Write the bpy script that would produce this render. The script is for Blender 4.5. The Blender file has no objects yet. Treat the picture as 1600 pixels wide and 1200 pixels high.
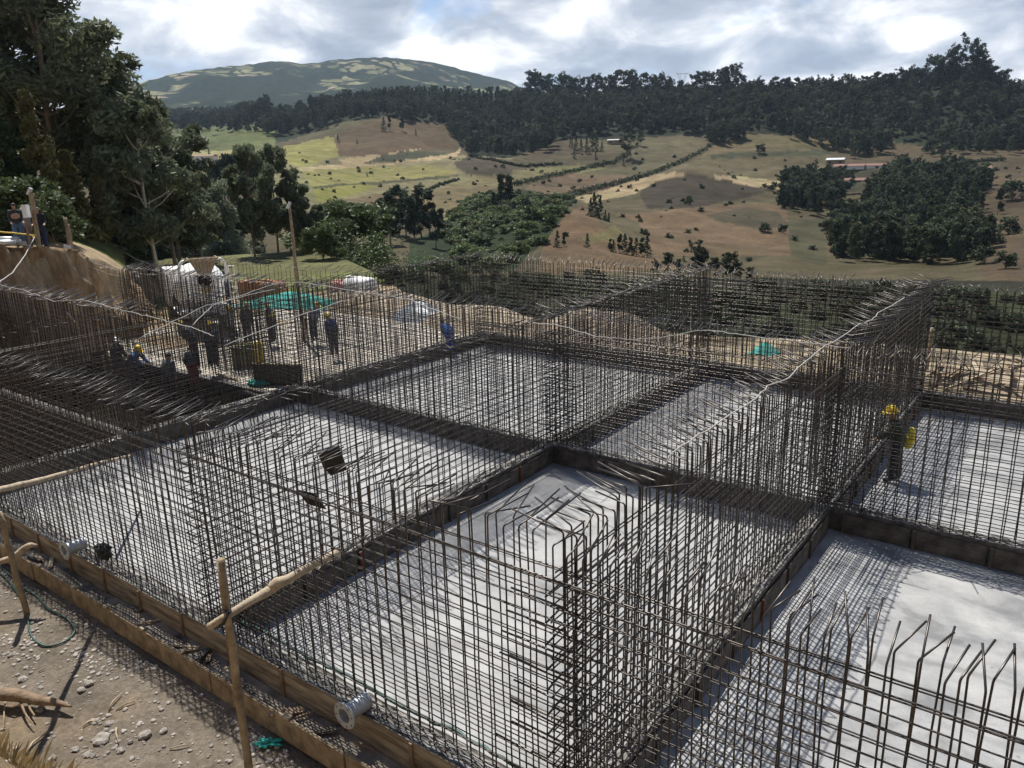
import bpy, bmesh, math, random
import numpy as np
from mathutils import Vector, Matrix, Euler
R_ = math.radians
random.seed(7); rng = np.random.default_rng(7)
SC = bpy.context.scene; COL = SC.collection

# ------------------------------------------------------------------ camera
CAM = np.array([10.8195, -15.8192, 7.0]); YAW, PIT, ROL, FPX = -0.6454, 0.2733, -0.0263, 1225.0
_cy, _sy, _cp, _sp = math.cos(YAW), math.sin(YAW), math.cos(PIT), math.sin(PIT)
_f = np.array([_sy*_cp, _cy*_cp, -_sp]); _r = np.array([_cy, -_sy, 0.]); _u = np.cross(_r, _f)
_r2 = math.cos(ROL)*_r + math.sin(ROL)*_u; _u2 = -math.sin(ROL)*_r + math.cos(ROL)*_u
cam = bpy.data.objects.new('camera', bpy.data.cameras.new('camera')); COL.objects.link(cam); SC.camera = cam
cam.data.sensor_width = 36; cam.data.lens = FPX/1600*36; cam.data.clip_start = .1; cam.data.clip_end = 9000
cam.matrix_world = Matrix([[_r2[i], _u2[i], -_f[i], CAM[i]] for i in range(3)] + [[0, 0, 0, 1]])

# sight lines of the surveyed photograph turned into world points at a known height / distance
def ray(u, v): return _f + _r2*(u-800)/FPX - _u2*(v-600)/FPX
def at(u, v, z):
    D = ray(u, v); return CAM + D*((z-CAM[2])/D[2])
def aty(u, v, y):
    D = ray(u, v); return CAM + D*((y-CAM[1])/D[1])
def atr(u, v, r):
    D = ray(u, v); return CAM + D*(r/math.hypot(D[0], D[1]))
def proj(P):
    d = P-CAM; z = np.maximum(d@_f, 1e-3); return 800+FPX*(d@_r2)/z, 600-FPX*(d@_u2)/z, d@_f

# ------------------------------------------------------------------ light, sky, exposure
SUNV = Vector((.4215, -.2209, -.8795))
w = bpy.data.worlds.new('World'); SC.world = w; w.use_nodes = True
nt = w.node_tree; nt.nodes.clear()
def N(t, typ, **kw):
    n = t.nodes.new(typ)
    for k, v in kw.items():
        if k.startswith('i_'):
            n.inputs[k[2:].replace('_', ' ')].default_value = v
        else: setattr(n, k, v)
    return n
def ramp(t, fac, stops, interp='LINEAR'):
    n = t.nodes.new('ShaderNodeValToRGB'); n.color_ramp.interpolation = interp
    e = n.color_ramp.elements
    while len(e) < len(stops): e.new(.5)
    for q, (p, c) in zip(e, stops):
        q.position = p; q.color = (*c, 1) if len(c) == 3 else c
    if fac is not None: t.links.new(fac, n.inputs[0])
    return n
sky = N(nt, 'ShaderNodeTexSky', sky_type='NISHITA', sun_disc=False, sun_elevation=R_(61), sun_rotation=R_(-62), altitude=2600)
SKYS = .10
bg1 = N(nt, 'ShaderNodeBackground'); bg1.inputs[1].default_value = SKYS; nt.links.new(sky.outputs[0], bg1.inputs[0])
tc = N(nt, 'ShaderNodeTexCoord'); sep = N(nt, 'ShaderNodeSeparateXYZ'); nt.links.new(tc.outputs['Generated'], sep.inputs[0])
zz = N(nt, 'ShaderNodeMath', operation='ADD'); nt.links.new(sep.outputs[2], zz.inputs[0]); zz.inputs[1].default_value = .38
zc = N(nt, 'ShaderNodeMath', operation='MAXIMUM'); nt.links.new(zz.outputs[0], zc.inputs[0]); zc.inputs[1].default_value = .05
dx = N(nt, 'ShaderNodeMath', operation='DIVIDE'); nt.links.new(sep.outputs[0], dx.inputs[0]); nt.links.new(zc.outputs[0], dx.inputs[1])
dy = N(nt, 'ShaderNodeMath', operation='DIVIDE'); nt.links.new(sep.outputs[1], dy.inputs[0]); nt.links.new(zc.outputs[0], dy.inputs[1])
cmb = N(nt, 'ShaderNodeCombineXYZ'); nt.links.new(dx.outputs[0], cmb.inputs[0]); nt.links.new(dy.outputs[0], cmb.inputs[1])
n1 = N(nt, 'ShaderNodeTexNoise', i_Scale=4.2, i_Detail=10., i_Roughness=.52, i_Distortion=.3); nt.links.new(cmb.outputs[0], n1.inputs['Vector'])
n2 = N(nt, 'ShaderNodeTexNoise', i_Scale=3.1, i_Detail=4., i_Roughness=.5); nt.links.new(cmb.outputs[0], n2.inputs['Vector'])
gap = N(nt, 'ShaderNodeMapRange'); nt.links.new(sep.outputs[2], gap.inputs[0]); gap.inputs[1].default_value = .25; gap.inputs[2].default_value = .7; gap.inputs[3].default_value = 0.; gap.inputs[4].default_value = .45
nsub = N(nt, 'ShaderNodeMath', operation='SUBTRACT'); nt.links.new(n2.outputs[0], nsub.inputs[0]); nt.links.new(gap.outputs[0], nsub.inputs[1])
cover = ramp(nt, nsub.outputs[0], [(.30, (0, 0, 0)), (.42, (1, 1, 1))])
shade = ramp(nt, n1.outputs[0], [(.36, (.30, .345, .43)), (.46, (.42, .47, .55)), (.53, (.62, .65, .70)), (.60, (.92, .93, .94))])
bg2 = N(nt, 'ShaderNodeBackground'); bg2.inputs[1].default_value = 1.0; nt.links.new(shade.outputs[0], bg2.inputs[0])
mx = N(nt, 'ShaderNodeMixShader'); nt.links.new(cover.outputs[0], mx.inputs[0]); nt.links.new(bg1.outputs[0], mx.inputs[1]); nt.links.new(bg2.outputs[0], mx.inputs[2])
wo = N(nt, 'ShaderNodeOutputWorld'); nt.links.new(mx.outputs[0], wo.inputs[0])
sd = bpy.data.lights.new('sun', 'SUN'); sd.energy = 5.0; sd.angle = R_(.5); sd.color = (1., .95, .87)
so = bpy.data.objects.new('sun', sd); COL.objects.link(so); so.rotation_euler = SUNV.to_track_quat('-Z', 'Y').to_euler(); so.location = (-30, 15, 60)
SC.view_settings.view_transform = 'Standard'; SC.view_settings.look = 'None'; SC.view_settings.exposure = 0.35; SC.view_settings.gamma = 1

# ------------------------------------------------------------------ helpers
def tag(o, label=None, cat=None, group=None, kind=None):
    if label: o['label'] = label
    if cat: o['category'] = cat
    if group: o['group'] = group
    if kind: o['kind'] = kind
    return o
def empty(name, loc=(0, 0, 0), rz=0, **k):
    o = bpy.data.objects.new(name, None); COL.objects.link(o); o.location = loc; o.rotation_euler.z = rz
    o.empty_display_size = .2
    return tag(o, **k)
def link(name, me, parent=None, loc=None, rot=None, scale=None, **k):
    o = bpy.data.objects.new(name, me); COL.objects.link(o)
    if parent is not None: o.parent = parent
    if loc is not None: o.location = loc
    if rot is not None: o.rotation_euler = rot
    if scale is not None: o.scale = scale
    return tag(o, **k)
def mesh(name, vs, fs, mats, smooth=False, mi=None):
    me = bpy.data.meshes.new(name)
    if isinstance(vs, np.ndarray): vs = vs.tolist()
    me.from_pydata([tuple(map(float, v)) for v in vs], [], fs if isinstance(fs, list) else fs.tolist())
    for m in (mats if isinstance(mats, (list, tuple)) else [mats]): me.materials.append(m)
    if smooth: me.shade_smooth()
    if mi is not None: me.polygons.foreach_set('material_index', mi)
    me.update(); return me
class MB:
    def __init__(s): s.v = []; s.f = []; s.m = []
    def add(s, vs, fs, m=0):
        o = len(s.v); s.v += [tuple(v) for v in vs]; s.f += [tuple(i+o for i in f) for f in fs]; s.m += [m]*len(fs); return s
    def box(s, c, d, rot=None, m=0):
        x, y, z = d[0]/2, d[1]/2, d[2]/2
        vs = [Vector((a*x, b*y, e*z)) for a, b, e in ((-1,-1,-1),(1,-1,-1),(1,1,-1),(-1,1,-1),(-1,-1,1),(1,-1,1),(1,1,1),(-1,1,1))]
        if rot is not None:
            M = Euler(rot).to_matrix() if not isinstance(rot, Matrix) else rot
            vs = [M@v for v in vs]
        return s.add([v+Vector(c) for v in vs], [(0,3,2,1),(4,5,6,7),(0,1,5,4),(1,2,6,5),(2,3,7,6),(3,0,4,7)], m)
    def tube(s, pts, rad, n=6, m=0, cap=True):
        pts = [Vector(p) for p in pts]; k = len(pts)
        rs = rad if isinstance(rad, (list, tuple)) else [rad]*k
        up = None; vs = []
        for i, p in enumerate(pts):
            t = (pts[min(i+1, k-1)]-pts[max(i-1, 0)]).normalized()
            if up is None: up = t.orthogonal().normalized()
            a = (up-t*up.dot(t)); a = a.normalized() if a.length > 1e-6 else t.orthogonal().normalized(); up = a; b = t.cross(a)
            for j in range(n):
                q = 2*math.pi*j/n; vs.append(p+(a*math.cos(q)+b*math.sin(q))*rs[i])
        fs = [(i*n+j, i*n+(j+1) % n, (i+1)*n+(j+1) % n, (i+1)*n+j) for i in range(k-1) for j in range(n)]
        if cap: fs += [tuple(range(n))[::-1], tuple((k-1)*n+j for j in range(n))]
        return s.add(vs, fs, m)
    def lathe(s, prof, n=24, M=None, m=0):
        vs = []; M = M or Matrix()
        for r, z in prof:
            for j in range(n):
                q = 2*math.pi*j/n; vs.append(M@Vector((r*math.cos(q), r*math.sin(q), z)))
        k = len(prof)
        return s.add(vs, [(i*n+j, i*n+(j+1) % n, (i+1)*n+(j+1) % n, (i+1)*n+j) for i in range(k-1) for j in range(n)], m)
    def me(s, name, mats, smooth=False): return mesh(name, s.v, s.f, mats, smooth, s.m)
    def build(s, name, mats, parent=None, smooth=False, loc=None, rot=None, scale=None, **k):
        return link(name, s.me(name, mats, smooth), parent, loc, rot, scale, **k)
def copy_tree(o, parent=None):
    c = o.copy(); COL.objects.link(c)
    if parent is not None: c.parent = parent
    for ch in list(o.children): copy_tree(ch, c)
    return c

NTH = 'first second third fourth fifth sixth seventh eighth ninth tenth eleventh twelfth thirteenth fourteenth fifteenth sixteenth seventeenth eighteenth nineteenth twentieth'.split()
def nth(i):
    if i < 20: return NTH[i]
    t = ['twenty', 'thirty', 'forty', 'fifty', 'sixty', 'seventy', 'eighty', 'ninety'][(i+1)//10-2]; r = (i+1) % 10
    return t+'-'+NTH[r-1] if r else {'twenty': 'twentieth', 'thirty': 'thirtieth', 'forty': 'fortieth', 'fifty': 'fiftieth', 'sixty': 'sixtieth', 'seventy': 'seventieth', 'eighty': 'eightieth', 'ninety': 'ninetieth'}[t]
# value noise on numpy arrays
def vnoise(x, y, seed=0):
    x = np.asarray(x, float); y = np.asarray(y, float)
    xi = np.floor(x).astype(np.int64); yi = np.floor(y).astype(np.int64); xf = x-xi; yf = y-yi
    def h(a, b):
        n = (a*374761393+b*668265263+seed*1442695) & 0xffffffff
        n = ((n ^ (n >> 13))*1274126177) & 0xffffffff
        return ((n ^ (n >> 16)) & 0xffff)/65535.
    sx = xf*xf*(3-2*xf); sy_ = yf*yf*(3-2*yf)
    return (h(xi, yi)*(1-sx)+h(xi+1, yi)*sx)*(1-sy_)+(h(xi, yi+1)*(1-sx)+h(xi+1, yi+1)*sx)*sy_
def fbm(x, y, oct=4, seed=0):
    a = 0.; s = 0.; q = 1.
    for i in range(oct): a = a+q*vnoise(x*2**i, y*2**i, seed+i); s += q; q *= .5
    return a/s

# ------------------------------------------------------------------ materials
def mat(name, col, rough=.8, metal=0., var=.25, vscale=6., bump=.0, bscale=40., attr=None, spec=.5, coord='Object', col2=None, transl=0., stretch=None):
    m = bpy.data.materials.new(name); m.use_nodes = True; t = m.node_tree; b = t.nodes['Principled BSDF']
    b.inputs['Roughness'].default_value = rough; b.inputs['Metallic'].default_value = metal; b.inputs['Specular IOR Level'].default_value = spec
    c = N(t, 'ShaderNodeTexCoord')
    no = N(t, 'ShaderNodeTexNoise', i_Scale=vscale, i_Detail=6., i_Roughness=.6)
    if stretch:
        oi = N(t, 'ShaderNodeObjectInfo'); va = N(t, 'ShaderNodeVectorMath', operation='MULTIPLY_ADD'); va.inputs[1].default_value = stretch; t.links.new(c.outputs[coord], va.inputs[0])
        cx = N(t, 'ShaderNodeCombineXYZ'); t.links.new(oi.outputs['Random'], cx.inputs[0]); vs_ = N(t, 'ShaderNodeVectorMath', operation='SCALE'); vs_.inputs['Scale'].default_value = 50.; t.links.new(cx.outputs[0], vs_.inputs[0]); t.links.new(vs_.outputs[0], va.inputs[2]); t.links.new(va.outputs[0], no.inputs['Vector'])
    else: t.links.new(c.outputs[coord], no.inputs['Vector'])
    c2 = col2 or tuple(min(1, q*(1+var)) for q in col)
    rp = ramp(t, no.outputs[0], [(.3, tuple(q*(1-var) for q in col)), (.7, c2)])
    src = rp.outputs[0]
    if attr:
        a = N(t, 'ShaderNodeAttribute', attribute_name=attr); mm = N(t, 'ShaderNodeMix', data_type='RGBA', blend_type='MULTIPLY'); mm.inputs[0].default_value = 1
        t.links.new(src, mm.inputs[6]); t.links.new(a.outputs[0], mm.inputs[7]); src = mm.outputs[2]
    t.links.new(src, b.inputs['Base Color'])
    if bump:
        nb = N(t, 'ShaderNodeTexNoise', i_Scale=bscale, i_Detail=5.); t.links.new(c.outputs[coord], nb.inputs['Vector'])
        bp = N(t, 'ShaderNodeBump', i_Strength=bump, i_Distance=.02); t.links.new(nb.outputs[0], bp.inputs['Height']); t.links.new(bp.outputs[0], b.inputs['Normal'])
    if transl:
        tr = N(t, 'ShaderNodeBsdfTranslucent'); t.links.new(src, tr.inputs[0]); ms = N(t, 'ShaderNodeMixShader'); ms.inputs[0].default_value = transl
        t.links.new(b.outputs[0], ms.inputs[1]); t.links.new(tr.outputs[0], ms.inputs[2]); t.links.new(ms.outputs[0], t.nodes['Material Output'].inputs[0])
    return m
M = {}
M['rebar'] = mat('rebar steel', (.040, .037, .035), .34, .55, .4, 3., col2=(.105, .09, .08))
M['rope'] = mat('rope', (.42, .41, .38), .8, 0, .12, 8.)
M['wood'] = mat('pale wood', (.36, .28, .18), .75, 0, .3, 7., .5, 30., col2=(.55, .45, .32))
M['pole'] = mat('peeled pole', (.24, .175, .11), .75, 0, .4, 5., .6, 25., col2=(.44, .34, .21))
M['oldwood'] = mat('old wood', (.24, .17, .11), .9, 0, .4, 5., .7, 20.)
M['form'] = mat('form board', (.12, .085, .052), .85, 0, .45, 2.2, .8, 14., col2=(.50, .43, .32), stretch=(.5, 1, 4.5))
M['formdark'] = mat('soiled shade-darkened form board', (.035, .028, .024), .85, 0, .6, 3., .7, 12., col2=(.15, .13, .11))  # stained boards, with the shade along the kerbs put into the colour too
M['rust'] = mat('rusty steel', (.18, .07, .04), .8, .2, .4, 9.)
M['galv'] = mat('galvanised steel', (.50, .52, .53), .5, .6, .12, 12., .25, 18.)
M['black'] = mat('black plastic', (.02, .02, .022), .6)
M['white'] = mat('white paint', (.86, .86, .84), .5, 0, .1, 4.)
M['tan'] = mat('dusty steel', (.36, .28, .18), .7, 0, .3, 5.)
M['teal'] = mat('teal mesh cloth', (.03, .33, .28), .8, 0, .25, 5.)
M['yellow'] = mat('yellow plastic', (.75, .52, .03), .45, 0, .08, 4.)
M['orange'] = mat('orange plastic', (.8, .28, .03), .45, 0, .08, 4.)
M['brick'] = mat('brick', (.42, .17, .08), .85, 0, .3, 10.)
M['rubber'] = mat('rubber', (.025, .025, .025), .9)
M['glass'] = mat('dark glass', (.03, .04, .05), .12)
M['skin'] = mat('skin', (.38, .22, .14), .6, 0, .08, 8.)
M['hair'] = mat('hair', (.03, .025, .02), .7)
M['pink'] = mat('pink sack', (.62, .28, .25), .8, 0, .2, 6.)
M['sheet'] = mat('plastic sheet', (.22, .25, .29), .4, 0, .3, 4.)
M['roof'] = mat('red roof', (.22, .11, .08), .8, 0, .25, .5, coord='Generated')
M['wallp'] = mat('plaster', (.62, .60, .55), .85, 0, .15, 3.)
M['steelg'] = mat('pylon steel', (.45, .47, .5), .5, .4)
M['hose'] = mat('green hose', (.03, .085, .075), .5, 0, .2, 3.)
M['stone'] = mat('stone', (.30, .27, .24), .9, 0, .4, 1.7, .6, 12., col2=(.48, .44, .39))
M['drygrass'] = mat('dry grass', (.40, .30, .15), .8, 0, .4, 1.5, transl=.2)
CL = {}
def cloth(c):
    if c not in CL: CL[c] = mat('cloth %d' % len(CL), c, .9, 0, .25, 7., .4, 30.)
    return CL[c]
# concrete slab: trowelled, slightly blotched, dusty
def concrete(name, base, pale, blot=.9, bump=.04):
    m = bpy.data.materials.new(name); m.use_nodes = True; t = m.node_tree; b = t.nodes['Principled BSDF']
    c = N(t, 'ShaderNodeTexCoord')
    a = N(t, 'ShaderNodeTexNoise', i_Scale=blot, i_Detail=8., i_Roughness=.62, i_Distortion=.6); t.links.new(c.outputs['Object'], a.inputs[0])
    mp = N(t, 'ShaderNodeMapping'); mp.inputs['Scale'].default_value = (1.2, 2.1, 1); mp.inputs['Rotation'].default_value = (0, 0, .5); t.links.new(c.outputs['Object'], mp.inputs[0])
    s = N(t, 'ShaderNodeTexNoise', i_Scale=.8, i_Detail=10., i_Roughness=.6, i_Distortion=.5); t.links.new(mp.outputs[0], s.inputs[0])
    r1 = ramp(t, a.outputs[0], [(.34, base), (.62, pale)]); r2 = ramp(t, s.outputs[0], [(.38, (.74, .74, .73)), (.5, (1, 1, 1)), (.64, (1.14, 1.14, 1.12))])
    g = N(t, 'ShaderNodeTexNoise', i_Scale=55., i_Detail=3.); t.links.new(c.outputs['Object'], g.inputs[0]); r3 = ramp(t, g.outputs[0], [(.3, (.8, .8, .79)), (.6, (1, 1, 1))])
    k = N(t, 'ShaderNodeTexVoronoi', i_Scale=1.7); t.links.new(c.outputs['Object'], k.inputs[0]); r4 = ramp(t, k.outputs['Distance'], [(.02, (.6, .58, .55)), (.06, (1, 1, 1))])
    src = r1.outputs[0]
    for r in (r2, r3, r4):
        x = N(t, 'ShaderNodeMix', data_type='RGBA', blend_type='MULTIPLY'); x.inputs[0].default_value = 1; t.links.new(src, x.inputs[6]); t.links.new(r.outputs[0], x.inputs[7]); src = x.outputs[2]
    t.links.new(src, b.inputs['Base Color'])
    rr = ramp(t, s.outputs[0], [(.35, (.45, .45, .45)), (.65, (.8, .8, .8))]); t.links.new(rr.outputs[0], b.inputs['Roughness'])
    bp = N(t, 'ShaderNodeBump', i_Strength=bump, i_Distance=.01); t.links.new(s.outputs[0], bp.inputs['Height']); t.links.new(bp.outputs[0], b.inputs['Normal'])
    return m
M['slab'] = concrete('slab concrete', (.255, .26, .268), (.385, .388, .388))
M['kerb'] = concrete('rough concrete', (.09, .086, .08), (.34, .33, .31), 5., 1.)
M['kerbside'] = concrete('shade-darkened kerb flank', (.03, .028, .025), (.12, .11, .10), 5., 1.)  # rough concrete again, shade of the upright faces put into the colour
M['blind'] = concrete('blinding concrete', (.30, .265, .215), (.52, .47, .39), 1.2)
# ground: per-vertex earth / field colour times fine variation
def ground_mat():
    m = bpy.data.materials.new('ground'); m.use_nodes = True; t = m.node_tree; b = t.nodes['Principled BSDF']; b.inputs['Roughness'].default_value = .95; b.inputs['Specular IOR Level'].default_value = .15
    c = N(t, 'ShaderNodeTexCoord'); a = N(t, 'ShaderNodeAttribute', attribute_name='col'); src = a.outputs[0]
    for sc, lo, hi, st in ((.02, .75, 1.25, 3), (.16, .72, 1.25, 8), (1.6, .72, 1.25, 6), (14., .72, 1.2, 5)):
        n = N(t, 'ShaderNodeTexNoise', i_Scale=sc, i_Detail=float(st), i_Roughness=.65); t.links.new(c.outputs['Object'], n.inputs[0])
        r = ramp(t, n.outputs[0], [(.32, (lo, lo, lo*.97)), (.68, (hi, hi, hi))]); x = N(t, 'ShaderNodeMix', data_type='RGBA', blend_type='MULTIPLY'); x.inputs[0].default_value = 1
        t.links.new(src, x.inputs[6]); t.links.new(r.outputs[0], x.inputs[7]); src = x.outputs[2]
    t.links.new(src, b.inputs['Base Color'])
    n = N(t, 'ShaderNodeTexNoise', i_Scale=7., i_Detail=9., i_Roughness=.7); t.links.new(c.outputs['Object'], n.inputs[0])
    bp = N(t, 'ShaderNodeBump', i_Strength=.7, i_Distance=.12); t.links.new(n.outputs[0], bp.inputs['Height']); t.links.new(bp.outputs[0], b.inputs['Normal'])
    return m
M['ground'] = ground_mat()
def bank_mat():
    m = bpy.data.materials.new('cut earth'); m.use_nodes = True; t = m.node_tree; b = t.nodes['Principled BSDF']; b.inputs['Roughness'].default_value = .95
    c = N(t, 'ShaderNodeTexCoord'); mp = N(t, 'ShaderNodeMapping'); mp.inputs['Scale'].default_value = (1, 1, .35); t.links.new(c.outputs['Object'], mp.inputs[0])
    a = N(t, 'ShaderNodeTexNoise', i_Scale=1.1, i_Detail=9., i_Roughness=.68, i_Distortion=.5); t.links.new(mp.outputs[0], a.inputs[0])
    r = ramp(t, a.outputs[0], [(.33, (.09, .055, .03)), (.44, (.22, .145, .08)), (.56, (.36, .255, .15)), (.7, (.50, .39, .25))]); t.links.new(r.outputs[0], b.inputs['Base Color'])
    bp = N(t, 'ShaderNodeBump', i_Strength=.9, i_Distance=.25); t.links.new(a.outputs[0], bp.inputs['Height']); t.links.new(bp.outputs[0], b.inputs['Normal'])
    return m
M['bank'] = bank_mat()
M['sand'] = mat('sand', (.22, .175, .125), .95, 0, .35, 1.2, .9, 6., col2=(.44, .36, .26))
def leafmat(name, c, tr=.25, ro=.55, sp=.3): return mat(name, c, ro, 0, .2, .6, attr='tint', transl=tr, spec=sp)
M['leaf_euc'] = leafmat('eucalyptus leaves', (.135, .158, .095), .4)
M['leaf_dark'] = leafmat('dark needles', (.05, .078, .034), .15)
M['leaf_olive'] = leafmat('cypress leaves', (.11, .105, .04), .15)
M['leaf_green'] = leafmat('green leaves', (.09, .12, .045))
M['leaf_forest'] = leafmat('forest leaves', (.058, .075, .045), .15, .8, .12)
M['leaf_ridge'] = leafmat('ridge leaves', (.05, .065, .04), .15, .8, .12)
M['bark'] = mat('bark', (.22, .18, .14), .9, 0, .4, 2., .5, 8.)
M['barkpale'] = mat('pale bark', (.40, .36, .30), .85, 0, .35, 2., .3, 8.)

# ------------------------------------------------------------------ terrain (one polar sheet centred on the view point)
def phi_of(u): D = ray(u, 300.); return math.atan2(D[0], D[1])
HC = {  # column: (distance, photo row) of the ground seen there
 -300: [(220,330),(300,290),(400,262),(520,240),(650,215),(900,198),(1300,175)],
 330: [(220,330),(300,290),(400,262),(520,240),(650,215),(900,198),(1300,175)],
 450: [(200,345),(300,285),(400,255),(500,228),(600,212),(760,168),(900,175),(1300,190)],
 600: [(180,370),(260,325),(360,278),(440,256),(500,225),(560,195),(740,152),(900,165),(1300,190)],
 750: [(150,400),(200,350),(300,300),(360,272),(430,250),(520,238),(720,152),(900,165),(1300,190)],
 900: [(120,420),(160,385),(200,345),(260,325),(340,290),(420,260),(520,215),(700,155),(900,170),(1300,195)],
 1050:[(110,440),(160,400),(230,340),(300,315),(340,300),(360,280),(440,255),(520,212),(680,154),(900,175),(1300,195)],
 1200:[(100,455),(150,420),(230,360),(300,325),(370,292),(430,270),(500,215),(660,150),(900,175),(1300,200)],
 1350:[(95,470),(150,430),(220,385),(280,340),(340,300),(400,265),(440,256),(500,240),(640,147),(900,175),(1300,200)],
 1480:[(92,475),(150,430),(220,385),(280,340),(340,300),(400,265),(440,256),(500,240),(620,128),(900,175),(1300,200)],
 1600:[(90,480),(140,430),(200,380),(280,330),(340,290),(420,262),(500,242),(620,165),(900,190),(1300,200)],
 2000:[(90,480),(140,430),(200,380),(280,330),(340,290),(420,262),(500,242),(620,175),(900,195),(1300,205)]}
HU = sorted(HC); HPHI = np.array([phi_of(u) for u in HU])
RG = np.geomspace(85, 1300, 140)
def _prof(u):
    rs = [p[0] for p in HC[u]]; zs = [atr(u, v, r)[2] for r, v in HC[u]]
    return np.interp(RG, rs, zs)
HT = np.array([_prof(u) for u in HU])
# smooth along distance
for _ in range(2): HT[:, 1:-1] = (HT[:, :-2]+2*HT[:, 1:-1]+HT[:, 2:])/4
def hill(phi, r):
    fi = np.interp(phi, HPHI, np.arange(len(HU))); i = np.clip(fi.astype(int), 0, len(HU)-2); f = fi-i; f = f*f*(3-2*f)
    fr = np.interp(r, RG, np.arange(len(RG))); j = np.clip(fr.astype(int), 0, len(RG)-2); g = fr-j
    H = lambda a, b: HT[a, b]
    return (H(i, j)*(1-g)+H(i, j+1)*g)*(1-f)+(H(i+1, j)*(1-g)+H(i+1, j+1)*g)*f
BT = [(-500,392,33),(-120,391,36),(0,391,37.5),(70,391,38.5),(112,402,40),(150,417,42),(178,432,44)]   # crest of the cut bank
BPHI = np.array([phi_of(b[0]) for b in BT]); BR = np.array([b[2] for b in BT], float); BZ = np.array([atr(*b)[2] for b in BT])
def inpoly(px, py, poly):
    c = np.zeros(px.shape, bool); n = len(poly); j = n-1
    for i in range(n):
        xi, yi = poly[i]; xj, yj = poly[j]
        if yi != yj: c ^= ((yi > py) != (yj > py)) & (px < (xj-xi)*(py-yi)/(yj-yi)+xi)
        j = i
    return c
def ground_z(x, y):
    x = np.asarray(x, float); y = np.asarray(y, float)
    dx, dy = x-CAM[0], y-CAM[1]; r = np.hypot(dx, dy); phi = np.arctan2(dx, dy)
    # distance at which the building platform ends
    ur = np.interp(phi, [phi_of(480), phi_of(640)], [0, 1])
    ye = (15.6-CAM[1])/np.maximum(np.cos(phi), .15)
    re = np.where(phi > 0.9, 60, (1-ur)*78+ur*np.clip(ye, 34, 78)); re = np.where(np.abs(phi) > 2.2, 60, re)
    h = hill(phi, np.maximum(r, 85))
    bump = (fbm(x/42, y/42, 4, 3)-.5)*7*np.clip((r-110)/120, 0, 1)+(fbm(x/12, y/12, 3, 9)-.5)*1.6*np.clip((r-60)/60, 0, 1)
    h = h+bump*np.clip(1.6-r/900, .25, 1)
    # round knoll among the fields
    k = atr(1085, 300, 352); d2 = ((x-k[0])**2+(y-k[1])**2)/24**2; h = h+5.*np.exp(-d2)
    k = atr(880, 360, 175); d2 = ((x-k[0])**2+(y-k[1])**2)/16**2; h = h+4.*np.exp(-d2)
    flat = -.5+(fbm(x/3, y/3, 3, 5)-.5)*.22
    low = -11.-3*np.clip(ur, 0, 1)+(fbm(x/9, y/9, 3, 6)-.5)*2.5
    t1 = np.clip((r-re)/22, 0, 1); t1 = t1*t1*(3-2*t1); t2 = np.clip((r-re-26)/50, 0, 1); t2 = t2*t2*(3-2*t2)
    z = flat*(1-t1)+low*t1; z = z*(1-t2)+h*t2
    z = np.where(r > 190, h, z)
    # foundation pit and front strip
    inn = (x > -10.6) & (x < 15) & (y > -10.0) & (y < 10.5); z = np.where(inn, -1.1, z)
    pit = (x > -27) & (x <= -10.3) & (y > -9.8) & (y < -.1); z = np.where(pit, -2.4, z)
    lf = (x > -21.3) & (x <= -10.3) & (y >= -.1) & (y < 11); z = np.where(lf, -.75, z)
    fr = y <= -10.0
    zf = -.66-.10*np.clip((-10.6-y)/1.5, 0, 1)+(fbm(x/1.1, y/1.1, 5, 11)-.5)*.16+(fbm(x*2.5, y*2.5, 3, 12)-.5)*.05
    rise = np.clip(-12.95+.25*np.sin(x*.9)-y, 0, 3.1)*1.95
    z = np.where(fr & (r < 60), zf+rise, z)
    back = np.clip((-np.cos(phi+.6454)*r-2.5), 0, 60); z = z+np.where(r < 400, back*.75+(fbm(x/6, y/6, 3, 15)-.5)*np.clip(back, 0, 3), 0)  # unseen hill behind the camera, added to cut the sky fill
    # cut bank on the left
    rb = np.interp(phi, BPHI, BR); zb = np.interp(phi, BPHI, BZ)
    up = np.clip((r-rb)/.5, 0, 1); inb = (phi < BPHI[-1]) & (phi > -2.2) & (r > rb-.2) & (r < 110)
    top = zb+(r-rb)*.012+(fbm(x/2.5, y/2.5, 3, 21)-.5)*.25; fade = np.clip((110-r)/45, 0, 1)
    z = np.where(inb, z*(1-up*fade)+top*up*fade, z)
    return z
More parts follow.
